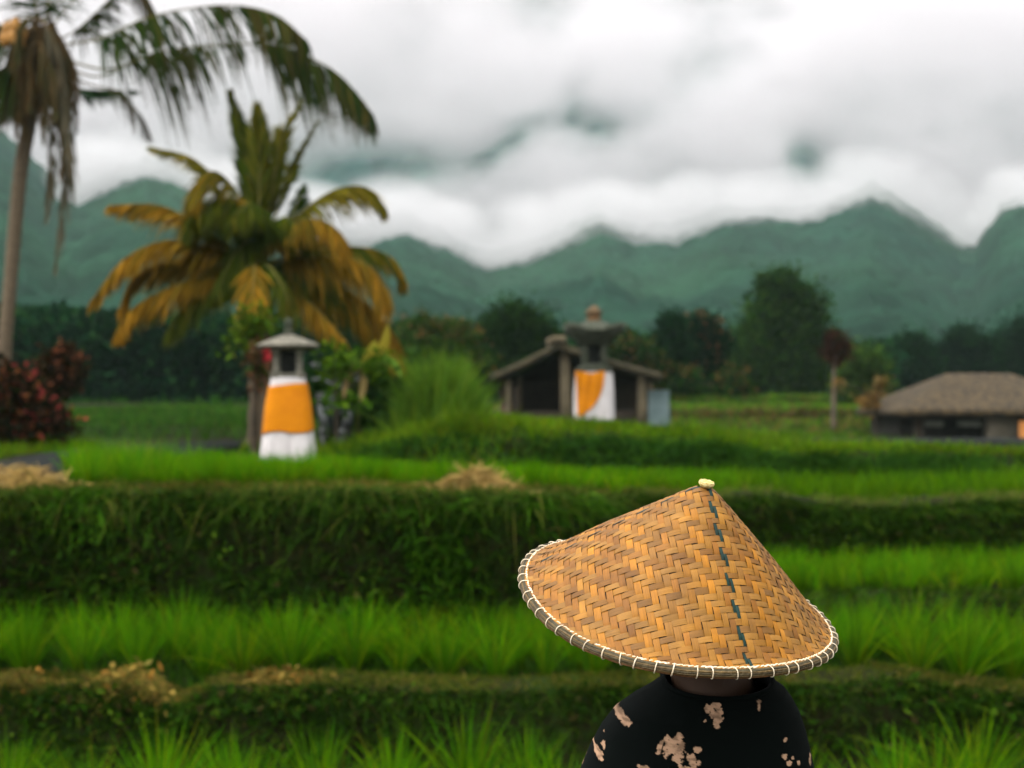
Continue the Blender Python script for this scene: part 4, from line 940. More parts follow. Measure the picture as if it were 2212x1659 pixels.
P1 = [
 ([(92, 100), (210, 85), (330, 35), (480, 12), (590, 30), (662, 88)], (0, -1.2), 150, 1.0, 1.35, DG, DT, .055, .2),
 ([(92, 115), (200, 165), (290, 135), (345, 112), (420, 100), (520, 92)], (0, .6), 60, 1.0, 1.6, DG, DT, .055, .42),
 ([(95, 112), (230, 150), (345, 112), (500, 96), (600, 100), (700, 140), (760, 190), (806, 250)], (0, -.6), 150, .95, 1.45, DG, DT, .055, .52),
 ([(95, 125), (185, 180), (255, 198), (300, 245), (324, 290)], (0, 1), 34, .5, 1.0, BRW, GRY, .03, .4),
 ([(95, 120), (150, 185), (215, 195), (292, 196)], (0, 2), 50, .55, .6, [(.012, .045, .02)], DG, .05, .3),
 ([(92, 90), (150, 75), (215, 20), (300, -70)], (0, 1.5), 60, .8, .9, DG, DT, .05, .4),
 ([(92, 85), (180, -20), (270, -60), (330, 20), (345, 90)], (0, 1.8), 70, .6, 1.2, DG, BRW, .045, .45),
 ([(85, 100), (30, 130), (-40, 190), (-90, 300)], (0, -1), 90, .9, 1.2, DG, DT, .05, .2),
 ([(85, 110), (40, 190), (5, 230), (-30, 260)], (0, -.8), 80, .5, .8, [(.03, .03, .015)], BRW, .05, .2),
 ([(85, 90), (20, 60), (-80, 40), (-200, 80)], (0, -1), 90, .9, 1.2, DG, DT, .05, .15),
 ([(88, 85), (70, -40), (40, -160)], (0, -1), 80, .9, .6, DG, DT, .05, .15),
 ([(90, 85), (120, -60), (170, -180)], (0, .5), 80, .9, .8, DG, DT, .05, .15),
]
for pts, do, n, Lf, dr, c0, c1, wd, st in P1:
    _ap(frond(fr(pts, DP, do), n, Lf, dr, c0, c1, wd, st), 'frond', M['palm'], palm1, p1b)
for pts, do, n, Lf, c0 in [
 ([(98, 110), (135, 190), (150, 330), (135, 460), (118, 585)], (-.2, -.3), 90, .38, GRY), ([(95, 120), (118, 230), (112, 360), (100, 470)], (-.4, -.5), 80, .36, GRY),
 ([(90, 110), (128, 170), (140, 270), (132, 380)], (-.5, -.6), 80, .34, BRW), ([(85, 105), (100, 180), (95, 300)], (-.6, -.8), 80, .33, BRW),
 ([(80, 105), (50, 160), (40, 260)], (-.6, -.7), 70, .33, BRW), ([(80, 90), (60, 120), (62, 230)], (-.7, -.9), 80, .4, BRW),
 ([(86, 90), (100, 130), (120, 250)], (-.8, -.9), 90, .4, [(.05, .05, .02), (.09, .06, .025)]), ([(80, 60), (40, 80), (12, 190), (8, 260)], (-.4, -.6), 70, .35, BRW),
 ([(88, 40), (108, 70), (132, 160), (148, 300), (158, 400)], (-.6, -.8), 90, .33, GRY), ([(80, 40), (45, 50), (28, 140)], (-.8, -1), 80, .4, [(.05, .055, .02), (.09, .06, .025)])]:
    _ap(frond(fr(pts, DP, do), n, Lf, 1.2, c0, c0, .035, .15, stem=(.14, .10, .05)), 'dead_frond', M['palm'], palm1, p1b)
for k in range(16):
    a = k/15; x1 = 8+a*150; dz = -.75+.5*abs(a-.5)+rng.uniform(-.1, .1); yb = rng.uniform(190, 300)
    _ap(frond(fr([(70+a*40, rng.uniform(20, 60)), (45+a*90, rng.uniform(70, 100)), (x1, 150), (x1+rng.uniform(-8, 8), yb)], DP, (-.2, dz)), 70, .36, 1.1, [(.055, .042, .018), (.075, .048, .018), (.04, .04, .016), (.11, .06, .02)], BRW, .04, .1, stem=(.09, .06, .03)), 'dead_frond', M['palm'], palm1, p1b)
for k, (px, py) in enumerate([(18, 62), (34, 55), (46, 72), (28, 80), (12, 84), (40, 92)]):
    c = at(px, py, DP-.75-.1*(k % 2)); th = np.linspace(0, 2*np.pi, 16, endpoint=False)
    R = [c-p1b+np.stack([r_*np.cos(th), r_*np.sin(th), np.full(16, z)], 1) for z, r_ in [(-.15, .02), (-.12, .075), (-.03, .115), (.06, .105), (.12, .06), (.14, .02)]]
    loft(R).build('coconut', surf_mat('coconut_husk', (.36, .17, .03), .6, (.25, .13, .03), 6), palm1)

D6 = 22.0
p2b = at(565, 980, D6); p2b[2] = zg(p2b[0], p2b[1])[0]
palm2 = thing('coconut_palm', 'young bushy coconut palm with orange frond tips behind the near shrine', 'palm', p2b)
GN = [(.026, .06, .007), (.036, .068, .006), (.018, .042, .007)]; OL = [(.060, .066, .006), (.09, .075, .006), (.04, .052, .006)]; OR = [(.27, .135, .010), (.21, .115, .010), (.34, .175, .016), (.12, .085, .010)]
YG = [(.14, .12, .01), (.20, .145, .015), (.09, .095, .01)]
_ap(tube(catmull([p2b, at(568, 850, D6), at(562, 720, D6), at(556, 600, D6), at(554, 550, D6)], 30), np.linspace(.24, .15, 30)*(1+.06*np.sin(np.arange(30)*1.7)), 16), 'trunk', M['bark'], palm2, p2b)
P2 = [
 ([(552, 555), (545, 430), (530, 320), (498, 205)], (0, .3), 200, .62, .12, GN, OL, .05, .18, .6),
 ([(554, 555), (560, 420), (560, 320), (556, 232)], (0, -.1), 190, .60, .12, GN, YG, .05, .18, .6),
 ([(558, 555), (588, 420), (606, 310), (646, 225)], (0, .5), 160, .55, .2, GN, YG, .045, .18, .7),
 ([(560, 555), (610, 430), (640, 345), (684, 266)], (0, -.2), 130, .34, .3, GN, YG, .04, .25, .6),
 ([(548, 555), (480, 420), (420, 345), (326, 318)], (0, .4), 90, .5, .6, OL, YG, .045, .25, 1.0),
 ([(548, 560), (525, 440), (462, 370), (408, 430)], (0, -.7), 130, .75, 1.1, GN, OR, .05, .15, .6),
 ([(546, 560), (500, 470), (440, 440), (400, 500)], (0, -.5), 120, .7, 1.0, GN, OL, .05, .15, .6),
 ([(545, 565), (450, 500), (350, 446), (238, 444)], (0, -.3), 130, .55, .85, OL, OR, .05, .15, 1.1),
 ([(545, 572), (460, 535), (360, 520), (270, 560), (198, 650)], (0, -1.0), 170, .62, .8, OL, OR, .055, .1, 1.2),
 ([(545, 572), (470, 560), (390, 560), (300, 590), (262, 670)], (0, -.4), 150, .6, .85, OL, OR, .055, .1, 1.0),
 ([(545, 580), (460, 590), (370, 620), (290, 665), (252, 725)], (0, -1.2), 160, .55, .8, OL, OR, .055, .1, 1.2),
 ([(545, 580), (480, 600), (410, 650), (360, 720)], (0, -.8), 130, .65, .8, GN, OL, .055, .1, .8),
 ([(562, 558), (640, 470), (720, 412), (790, 405), (830, 445)], (0, .3), 130, .62, .9, OL, YG, .05, .15, 1.0),
 ([(562, 565), (605, 510), (660, 474), (720, 490), (742, 545)], (0, -1.1), 140, .6, 1.0, OL, OR, .05, .12, 1.1),
 ([(565, 570), (680, 542), (780, 535), (850, 560), (872, 615)], (0, .2), 140, .5, .9, GN, OL+OR[:1], .05, .12, 1.0),
 ([(565, 570), (660, 556), (750, 556), (812, 590), (828, 660)], (0, -.8), 150, .7, 1.0, OL, OR, .05, .12, 1.1),
 ([(565, 580), (680, 600), (770, 640), (836, 700), (862, 775)], (0, -.6), 160, .75, .9, OL, OR, .05, .12, 1.1),
 ([(565, 580), (650, 590), (730, 620), (800, 690), (820, 760)], (0, .2), 140, .75, .9, GN, OL, .05, .12, .8),
 ([(562, 585), (630, 620), (695, 680), (745, 738)], (0, -1.0), 120, .5, .8, OL, OR, .05, .15, .9),
 ([(565, 565), (640, 500), (700, 540), (720, 640)], (0, .6), 120, .7, 1.0, GN, GN, .05, .15, .5),
 ([(560, 560), (625, 480), (655, 400)], (0, 1.0), 70, .5, .6, GN, GN, .05, .2, .5),
 ([(550, 560), (515, 450), (470, 430), (430, 470)], (0, -.9), 130, .7, .9, GN, OL, .05, .15, .7),
 ([(555, 560), (560, 480), (540, 440), (505, 470)], (0, -1.2), 120, .65, 1.0, GN, OL, .05, .15, .6),
 ([(560, 560), (590, 490), (620, 470), (650, 510)], (0, -.6), 120, .6, 1.0, GN, OL, .05, .15, .5),
 ([(562, 575), (640, 570), (720, 600), (770, 670)], (0, -.4), 140, .7, .9, GN, OL, .05, .12, .5),
 ([(562, 580), (620, 590), (680, 630), (720, 700)], (0, .3), 130, .7, .9, GN, GN, .05, .12, .4),
 ([(548, 575), (490, 560), (430, 580), (390, 640)], (0, .2), 130, .6, .9, GN, OL, .05, .12, .6),
 ([(552, 560), (540, 520), (500, 560), (470, 640)], (0, -.9), 120, .65, 1.0, GN, OL, .05, .15, .6),
]
for pts, do, n, Lf, dr, c0, c1, wd, st, tm in P2:
    _ap(frond(fr(pts, D6, do), int(n*1.7), Lf*.92, dr*.9, c0, c1, wd*.72, st, tipmix=tm, fwd=1.35 if pts[-1][1] < 300 else .5), 'frond', M['palm'], palm2, p2b)
_ap(frond([at(553, 572, D6), at(551, 572, D6-.7), at(549, 592, D6-1.4), at(546, 640, D6-1.8), at(543, 690, D6-1.95)], 130, .48, .75, OL, OR, .05, .12, tipmix=1.5), 'frond', M['palm'], palm2, p2b)
_ap(frond([at(556, 572, D6), at(580, 575, D6-.9), at(610, 620, D6-1.4), at(640, 690, D6-1.6)], 110, .45, .8, GN, OL, .05, .12, tipmix=.8), 'frond', M['palm'], palm2, p2b)
g = Geo()
for k in range(22):
    a = rng.uniform(0, 6.28); tube(catmull([at(556, 590, D6)-p2b, at(556, 565, D6)-p2b+np.array([.1*math.cos(a), .1*math.sin(a), 0]), at(556, 530, D6)-p2b+np.array([.22*math.cos(a), .22*math.sin(a), rng.uniform(-.1, .2)])], 8), np.linspace(.035, .02, 8), 6, (.22, .09, .03), g)
g.build('leaf_bases', surf_mat('leaf_base', (1, 1, 1), .7, (.6, .6, .6), 8, attr=True), palm2)

# ------------------------------------------------------------------ trees and shrubs
def tree(name, label, cat, D, blobs, n, leaf, cols, trunk=None, group=None, w=None, tips=None, trad=.12, ragged=.35, tmat='wood', depth=1.0, tcol=None, mat='leaf'):
    """blobs: (px, py, radius px); crown leaves sit in clumps through the blobs' volume"""
    bx = [at(px, py, D) for px, py, r in blobs]; br = [r/F*D for _, _, r in blobs]
    base = at(trunk[0][0], trunk[0][1], D) if trunk else np.mean(bx, 0)
    base[2] = zg(base[0], base[1])[0] if D < 130 else base[2]
    root = thing(name, label, cat, base, group)
    G_ = Geo(); tot = sum(r*r for r in br)
    for c, r in zip(bx, br):
        m = int(n*r*r/tot)+8; ncl = max(6, m//26)
        d = nrm(rng.normal(size=(ncl, 3))); rr = r*np.power(rng.random(ncl), .42)*(1+ragged*rng.normal(0, .35, ncl))
        cl = c+d*rr[:, None]*np.array([1, depth, 1]); cc = vary((1, 1, 1), ncl, .28, .08)*(1+.5*fbm(cl[:, 0]*.9, cl[:, 2]*.9, 2, 61))[:, None]
        j = rng.integers(0, ncl, m); q = cl[j]+rng.normal(0, r*.13+leaf*.6, (m, 3))
        D_ = nrm(d[j]+rng.normal(0, .8, (m, 3))+np.array([0, 0, -.2]))
        col = pick(cols, m, .22, w)*cc[j]
        if tips is not None:
            f = rng.random(m) < .10*(1+(q[:, 2]-c[2])/r); col[f] = pick(tips, int(f.sum()), .2)
        leafquads(q-base, D_, leaf*rng.uniform(.6, 1.4, m), leaf*.55*rng.uniform(.6, 1.3, m), np.clip(col, .002, .9), G_)
    G_.build('crown', M[mat], root)
    tg_ = Geo()
    if trunk:
        pts = np.array([base]+[at(x, y, D) for x, y in trunk[1:]])-base
        pp = catmull(pts, 14); tube(pp, np.linspace(trad, trad*.5, 14), 8, (1, 1, 1), tg_)
        top = pp[-1]
    else:
        top = np.array([0, 0, .1]); tube([(0, 0, -.1), (0, 0, .05), top], trad, 8, (1, 1, 1), tg_)
    for c, r in list(zip(bx, br))[:14]:
        e_ = c-base; mid = (top+e_)/2+rng.normal(0, r*.15, 3); tube(catmull([top*.9, mid, e_], 8), np.linspace(trad*.45, trad*.12, 8), 6, (1, 1, 1), tg_)
    tg_.build('trunk', M[tmat], root)
    return root
M['pale_bark'] = surf_mat('pale_bark', (.13, .10, .065), .9, (.07, .055, .04), 8, .5, 40)
TG = [(.010, .034, .005), (.015, .048, .006), (.007, .024, .005), (.024, .058, .006)]
DKG = [(.007, .027, .008), (.011, .036, .009), (.005, .020, .007)]
tree('tree', 'tall broad green tree standing above the far paddies right of the hut', 'tree', 70, [(1690, 640, 48), (1660, 660, 42), (1725, 665, 45), (1745, 690, 42), (1640, 700, 42), (1700, 710, 60), (1620, 750, 45), (1775, 735, 40), (1600, 790, 40), (1800, 800, 40), (1680, 770, 70), (1740, 790, 50), (1610, 810, 45), (1670, 830, 50), (1740, 830, 45), (1655, 622, 25), (1705, 612, 24)], 24000, .26, [(.013, .042, .005), (.020, .054, .006), (.009, .030, .005), (.030, .060, .008)], [(1690, 880), (1690, 800), (1690, 700)], None, trad=.25)
tree('tree', 'dark dome shaped tree behind the left half of the open hut', 'tree', 55, [(1110, 700, 46), (1075, 720, 42), (1150, 715, 45), (1180, 745, 35), (1045, 750, 35), (1110, 760, 60), (1170, 780, 40), (1060, 800, 45), (1105, 680, 25), (1130, 820, 60)], 15000, .20, TG, [(1112, 900), (1112, 820), (1110, 740)], None, trad=.18)
tree('palm_like_tree', 'slim dark tree beside the hut, the left of two slim trees', 'tree', 60, [(1452, 700, 20), (1448, 730, 26), (1462, 755, 24), (1440, 770, 22), (1455, 800, 30), (1450, 830, 26)], 6500, .24, DKG, [(1455, 880), (1453, 800), (1452, 720)], 'slim trees right of the hut', trad=.14)
tree('palm_like_tree', 'slim dark tree with drooping top beside the hut, the right of two slim trees', 'tree', 62, [(1512, 705, 24), (1535, 720, 26), (1552, 745, 18), (1520, 750, 28), (1500, 735, 18), (1515, 790, 28), (1535, 800, 24), (1510, 830, 30)], 6500, .24, DKG, [(1518, 880), (1518, 800), (1515, 730)], 'slim trees right of the hut', trad=.14, tips=[(.13, .06, .02)])
tree('shrub', 'low mixed shrubs with orange tips between the hut and the slim trees', 'shrub', 58, [(1350, 745, 22), (1330, 770, 30), (1380, 760, 24), (1410, 790, 30), (1370, 810, 34), (1480, 820, 30), (1580, 830, 32), (1430, 830, 30)], 8000, .2, TG, [(1380, 880), (1380, 830)], None, tips=[(.12, .065, .018)], trad=.08)
tree('red_leaf_tree', 'small tree with a dark red crown on a pale slim trunk', 'tree', 48, [(1806, 744, 17), (1791, 764, 13), (1821, 758, 14), (1804, 722, 9), (1815, 780, 8), (1796, 734, 9), (1824, 738, 7)], 1500, .14, [(.045, .015, .010), (.03, .014, .009), (.075, .024, .012), (.02, .022, .008)], [(1801, 905), (1801, 830), (1803, 765)], None, trad=.10, tmat='pale_bark')
tree('tree', 'round bushy green tree right of the small red crowned tree', 'tree', 56, [(1858, 785, 34), (1840, 800, 28), (1885, 800, 28), (1860, 825, 36), (1830, 840, 26), (1895, 835, 28)], 7000, .2, [(.035, .075, .010), (.02, .05, .01), (.05, .09, .012)], [(1860, 890), (1860, 820)], None, trad=.14)
tree('croton_shrub', 'orange and tan leaved shrub at the left end of the thatched house', 'shrub', 44.5, [(1903, 822, 10), (1898, 838, 9), (1885, 862, 17), (1872, 872, 12), (1812, 830, 8)], 700, .13, [(.20, .13, .05), (.24, .15, .05), (.18, .09, .015), (.05, .06, .012)], [(1890, 905), (1892, 850)], None, trad=.04)
for k, (bl, lab) in enumerate([
 ([(1940, 775, 35), (1975, 755, 26), (1960, 800, 45), (1920, 810, 35), (1990, 800, 40), (1978, 740, 16)], 'dark tree in the tree line above the left end of the thatched roof'),
 ([(2080, 735, 32), (2100, 755, 38), (2050, 770, 40), (2120, 780, 42), (2075, 800, 50), (2030, 790, 30)], 'dark tree behind the middle of the thatched roof'),
 ([(2205, 720, 40), (2180, 750, 42), (2230, 760, 50), (2200, 800, 60), (2150, 790, 36), (2280, 740, 60)], 'tallest dark tree behind the thatched roof, at the right edge')]):
    tree('dark_tree', lab, 'tree', 85+k*3, bl, 9000, .3, DKG, [(bl[4][0], 880), (bl[4][0], 810)], 'dark trees behind the thatched house', trad=.2)
tree('shrub', 'green shrubs with orange brown flower tips left of the dome shaped tree', 'shrub', 40, [(880, 715, 26), (915, 705, 24), (945, 715, 24), (985, 720, 26), (1010, 735, 22), (900, 750, 36), (960, 755, 38), (1010, 770, 32), (870, 770, 30), (1030, 800, 40)], 9000, .13, [(.03, .075, .012), (.045, .09, .014), (.02, .05, .012)], [(940, 900), (940, 800)], None, tips=[(.17, .085, .03), (.12, .07, .025)], trad=.08)
# shrubs round the shrine and the motorbike
tree('shrub', 'dark leafy shrub behind the parked motorbike', 'shrub', 23.5, [(740, 800, 40), (790, 820, 45), (840, 830, 42), (700, 830, 36), (760, 870, 46), (830, 890, 46), (870, 860, 36), (680, 870, 30), (860, 780, 30), (800, 770, 30)], 7000, .12, [(.014, .045, .010), (.022, .065, .012), (.035, .085, .012)], [(780, 960), (780, 880)], None, trad=.06)
tree('shrub', 'bright yellow green leafy shrub up behind the near shrine roof', 'shrub', 18.2, [(548, 694, 15), (535, 712, 16), (565, 702, 14), (520, 730, 14), (512, 748, 9), (560, 725, 16)], 260, .13, [(.075, .125, .008), (.05, .095, .008), (.10, .13, .010), (.03, .07, .006)], [(550, 960), (552, 850), (550, 740)], None, trad=.05)
tree('shrub', 'bright broad leaved shrub between the near shrine and the motorbike', 'shrub', 18.6, [(722, 772, 16), (742, 780, 14), (705, 790, 12), (735, 830, 16), (715, 850, 14), (800, 775, 14), (825, 782, 14), (765, 860, 14)], 260, .13, [(.08, .15, .008), (.05, .11, .006), (.03, .075, .006)], [(725, 960), (728, 860)], None, trad=.03)
# plant with long yellowing leaves
def long_leaves(root, D, lst, base, cols, wid, mat='palm'):
    for pts in lst:
        p = catmull([at(px, py, D-.15*j) for j, (px, py) in enumerate(pts)], 14)-base; T = nrm(np.gradient(p, axis=0)); sd = nrm(np.cross(T, np.array([.1, 1., .2])))
        w = wid*np.sin(np.pi*np.clip(np.linspace(.06, 1, 14), 0, 1))**.7+.004
        Vv = np.stack([p-sd*w[:, None], p+np.array([0, -.02, 0]), p+sd*w[:, None]], 1); i = np.arange(13)[:, None]; k = np.arange(2)[None]
        c = pick(cols, 1, .15)[0]
        Geo().add(Vv.reshape(-1, 3), np.stack([i*3+k, i*3+k+1, (i+1)*3+k+1, (i+1)*3+k], -1).reshape(-1, 4), c).build('long_leaf', M[mat], root)
bp_ = at(765, 960, 18.9); bp_[2] = zg(bp_[0], bp_[1])[0]
yp = thing('yellow_leaf_plant', 'plant with long yellowing leaves right of the near shrine', 'plant', bp_)
_ap(tube([bp_, at(775, 880, 18.9), at(782, 800, 18.9)], [.03, .025, .02], 8, (.10, .12, .03)), 'stem', M['grass'], yp, bp_)
long_leaves(yp, 18.9, [[(782, 800), (798, 770), (812, 735)], [(782, 800), (800, 780), (830, 745), (838, 700)]], bp_, [(.34, .28, .03), (.28, .26, .03)], .07)
long_leaves(yp, 18.9, [[(780, 805), (762, 800), (748, 825), (742, 862)], [(780, 805), (768, 795), (752, 810)], [(782, 805), (785, 830), (778, 870)]], bp_, [(.32, .24, .09), (.26, .18, .08)], .045)
long_leaves(yp, 18.9, [[(784, 800), (815, 775), (850, 785), (868, 815)], [(784, 800), (805, 788), (835, 800)], [(782, 800), (755, 770), (728, 778)]], bp_, [(.09, .17, .02), (.07, .14, .02)], .06)
# dark stem with a red flower left of the shrine
bf = at(552, 975, 17.4); bf[2] = zg(bf[0], bf[1])[0]
fp = thing('flowering_plant', 'dark stemmed plant with a red flower left of the near shrine', 'plant', bf)
_ap(tube(catmull([bf, at(548, 930, 17.4), at(552, 870, 17.4), at(556, 800, 17.4), at(562, 770, 17.4)], 16), np.linspace(.055, .035, 16), 10, (1, 1, 1)), 'stem', M['wood'], fp, bf)
g = Geo(); n = 240
P = np.concatenate([at(560, 790, 17.4)+rng.normal(0, 1, (n, 3))*np.array([.07, .1, .13])])-bf
leafquads(P, rng.normal(size=(n, 3)), .12*rng.uniform(.6, 1.3, n), .06, pick([(.10, .04, .02), (.05, .035, .015), (.04, .07, .015), (.16, .08, .04)], n, .3), g); g.build('leaves', M['leaf'], fp)
g = Geo(); n = 40; c = at(575, 768, 17.2)-bf
leafquads(c+rng.normal(0, .012, (n, 3))+np.linspace(-.09, .09, n)[:, None]*np.array([.35, 0, -1.]), rng.normal(size=(n, 3))*np.array([1, 1, .6])+np.array([.2, -.4, .3]), .075*rng.uniform(.6, 1.2, n), .05, pick([(.50, .05, .06), (.40, .04, .05)], n, .2), g); g.build('flower', M['leaf'], fp)
# red leaved crotons at the left edge
RD = [(.022, .011, .006), (.034, .015, .006), (.014, .014, .006), (.010, .016, .005), (.065, .026, .010)]
tree('croton_shrub', 'upper red leaved croton shrub beside the leaning palm trunk', 'shrub', 24, [(140, 775, 20), (118, 785, 20), (155, 800, 20), (100, 805, 18), (130, 820, 26), (135, 765, 12)], 1500, .13, RD, [(125, 960), (125, 860)], 'red leaved shrubs at the left edge', w=[.3, .2, .25, .15, .1], tips=[(.20, .065, .03)], trad=.05)
tree('croton_shrub', 'large dark red croton shrub low at the left edge', 'shrub', 21.5, [(10, 800, 24), (30, 850, 42), (70, 870, 38), (-20, 870, 40), (100, 890, 26), (40, 900, 50), (90, 925, 34), (140, 915, 15), (0, 920, 46), (125, 900, 18), (60, 930, 36)], 4600, .13, RD, [(40, 970), (45, 900)], 'red leaved shrubs at the left edge', w=[.27, .15, .27, .25, .06], tips=[(.18, .065, .02), (.22, .035, .03)], trad=.06)
# tall bright grass clump on the rise
tgc = Geo(); cb = at(945, 935, 19.2); cb[2] = zg(cb[0], cb[1])[0]; n = 2600
px_ = rng.normal(0, .30, n); ph_ = np.exp(-(px_/.42)**2)
P = np.column_stack([px_, rng.normal(0, .25, n), zg(cb[0]+px_, np.full(n, cb[1]))-cb[2]-.02])
D = np.stack([rng.normal(0, .16, n)+px_*.25, rng.normal(0, .16, n), np.ones(n)], 1)
c = pick([(.07, .16, .010), (.09, .18, .012), (.05, .12, .010), (.12, .19, .015)], n, .25)
ribbons(P, D, (.35+.85*ph_)*rng.uniform(.45, 1.1, n), .022*rng.uniform(.7, 1.5, n), np.stack([rng.normal(0, .2, n), rng.normal(0, .2, n), -np.abs(rng.normal(.05, .15, n))], 1), 4, c*.9, c*1.05, g=tgc)
o = tgc.build('tall_grass', M['grass']); o.location = cb
tag(o, 'tall bright green grass clump on the rise left of the hut', 'grass clump')

# far dark wood on the left and low growth along the foot of the hills: nobody could count these
wd = Geo()
def mass(x0px, x1px, D0, D1, topf, n, leaf, cols, bottom=895):
    px = rng.uniform(x0px, x1px, n); D_ = rng.uniform(D0, D1, n)
    top = topf(px)+22*fbm(px*.018, D_*.2, 4, 5)*2
    py = bottom+(top-bottom)*np.power(rng.random(n), .8)
    P = np.column_stack([(px-CX)/F*D_, D_, -(py-CY)/F*D_])
    cl = (1+1.1*fbm(P[:, 0]*.55, P[:, 2]*.8+P[:, 1]*.2, 3, 45))[:, None]
    leafquads(P, rng.normal(size=(n, 3)), leaf*rng.uniform(.6, 1.5, n), leaf*.6*rng.uniform(.6, 1.3, n), np.clip(pick(cols, n, .3)*cl, .002, .5), wd)
LW = [(.005, .024, .009), (.008, .032, .010), (.004, .017, .007), (.012, .040, .010)]
mass(-250, 900, 58, 72, lambda p: np.interp(p, [-250, 0, 60, 200, 400, 600, 800, 900], [640, 660, 670, 672, 690, 690, 700, 730]), 42000, .42, LW)
mass(780, 1950, 80, 112, lambda p: np.interp(p, [780, 1000, 1250, 1450, 1600, 1800, 1900], [705, 705, 720, 735, 745, 750, 745]), 42000, .5, LW, 885)
mass(1850, 2600, 100, 118, lambda p: np.interp(p, [1850, 2000, 2212, 2600], [775, 765, 730, 700]), 18000, .5, LW, 890)
tag(wd.build('woods', M['leaf']), 'dark wood along the foot of the hills', 'woods', kind='stuff')

# ------------------------------------------------------------------ hills
M['forest'] = foliage_mat('forest_cover', .0, .9, .25, .03)
def worley(x, y, s=0):
    ix = np.floor(x).astype(int); iy = np.floor(y).astype(int); best = np.full(np.shape(x), 9.)
    for a in (-1, 0, 1):
        for b_ in (-1, 0, 1):
            jx, jy = ix+a, iy+b_; cx = jx+_h(jx, jy, s); cy = jy+_h(jx, jy, s+7); best = np.minimum(best, (x-cx)**2+(y-cy)**2)
    return np.sqrt(best)
def hill(name, crest, D0, Dc, Dback, zb, nx, ny, seed, ridge, tree_r, label=None, cols=((.008, .030, .020), (.015, .046, .024)), pw=1.0, xr=None):  # default colours hold some of the distant haze's teal
    cp = np.array(crest, float); ax = np.linspace(cp[0, 0], cp[-1, 0], nx); ct = np.interp(ax, cp[:, 0], cp[:, 1])
    yy = np.concatenate([np.linspace(D0, Dc, ny), np.linspace(Dc, Dback, ny//4)[1:]])
    A_, Y = np.meshgrid(ax, yy); zc = -(np.broadcast_to(ct, A_.shape)-CY)/F*Dc
    X = (A_-CX)/F*Y
    t_ = np.clip((Y-D0)/(Dc-D0), 0, 1)
    rise = np.power(t_, pw); back = np.clip(1-((Y-Dc)/(Dback-Dc))**1.3, 0, 1)
    base = zb+(zc-zb)*np.where(Y <= Dc, rise, back)
    # spurs and gullies running down the slope, fading at the crest and the foot
    gl = (np.abs(fbm(X*.009+seed, Y*.0035, 4, seed))*2-.28)
    Z = base-ridge*gl*np.sin(np.pi*np.clip(t_, 0, 1))**.6*np.where(Y <= Dc, 1, back)
    w1 = worley(X/tree_r, Y/tree_r, seed); w2 = worley(X/(tree_r*.5), Y/(tree_r*.5), seed+3)
    Z = Z+(1-np.clip(w1, 0, 1))*tree_r*.38+(1-np.clip(w2, 0, 1))*tree_r*.22+fbm(X*.05, Y*.05, 3, seed+9)*tree_r*.9
    k = np.clip(.5+1.6*fbm(X*.016, Y*.010, 4, seed+2)+.5*fbm(X*.11, Y*.11, 3, seed+4), 0, 1)[..., None]
    col = np.array(cols[0])*(1-k)+np.array(cols[1])*k
    col = col*(.75+.5*(_h(np.floor(X/tree_r+.5).astype(int), np.floor(Y/tree_r+.5).astype(int), 3)))[..., None]
    V = np.stack([X, Y, Z], -1); m_, n_ = X.shape; i = np.arange(m_-1)[:, None]; k_ = np.arange(n_-1)[None]
    Fc = np.stack([i*n_+k_, i*n_+k_+1, (i+1)*n_+k_+1, (i+1)*n_+k_], -1).reshape(-1, 4)
    o = Geo().add(V.reshape(-1, 3), Fc, col.reshape(-1, 3)).build(name, M['forest']); tag(o, label, kind='structure'); return o
crestA = [(-700, 250), (-200, 300), (0, 300), (60, 350), (120, 415), (170, 425), (240, 385), (315, 350), (380, 372), (470, 420), (560, 455), (660, 485), (760, 505), (830, 490), (875, 482), (960, 510), (1050, 555), (1130, 535), (1220, 500), (1300, 470), (1380, 505), (1460, 500), (1560, 458), (1640, 455), (1720, 462), (1800, 440), (1880, 412), (1940, 440), (2010, 490), (2070, 535), (2105, 545), (2135, 500), (2165, 455), (2212, 440), (2350, 420), (2900, 380)]
hill('hills', crestA, 125, 620, 760, -9, 900, 420, 4, 16, 7.0, pw=1.15)
crestB = [(-900, -60), (-300, -150), (300, -90), (900, -170), (1500, -110), (2100, -180), (2600, -100), (3100, -60)]
hill('mountain', crestB, 1050, 1500, 1700, 20, 500, 160, 9, 30, 13.0, cols=((.008, .032, .028), (.014, .046, .036)))

# ------------------------------------------------------------------ air
m, nt, b, out = newmat('haze_air'); L = nt.links.new; nt.nodes.remove(b)
v = N(nt, 'ShaderNodeVolumePrincipled'); v.inputs['Color'].default_value = (.66, .86, .85, 1); v.inputs['Density'].default_value = .00020; v.inputs['Anisotropy'].default_value = 0
L(v.outputs[0], out.inputs['Volume']); M['haze'] = m
g = box((0, 370, 87), (1800, 800, 182), (1, 1, 1), bev=.001)
hz = g.build('haze', m, smooth=False); tag(hz, 'pale humid haze filling the valley', 'haze', kind='stuff')

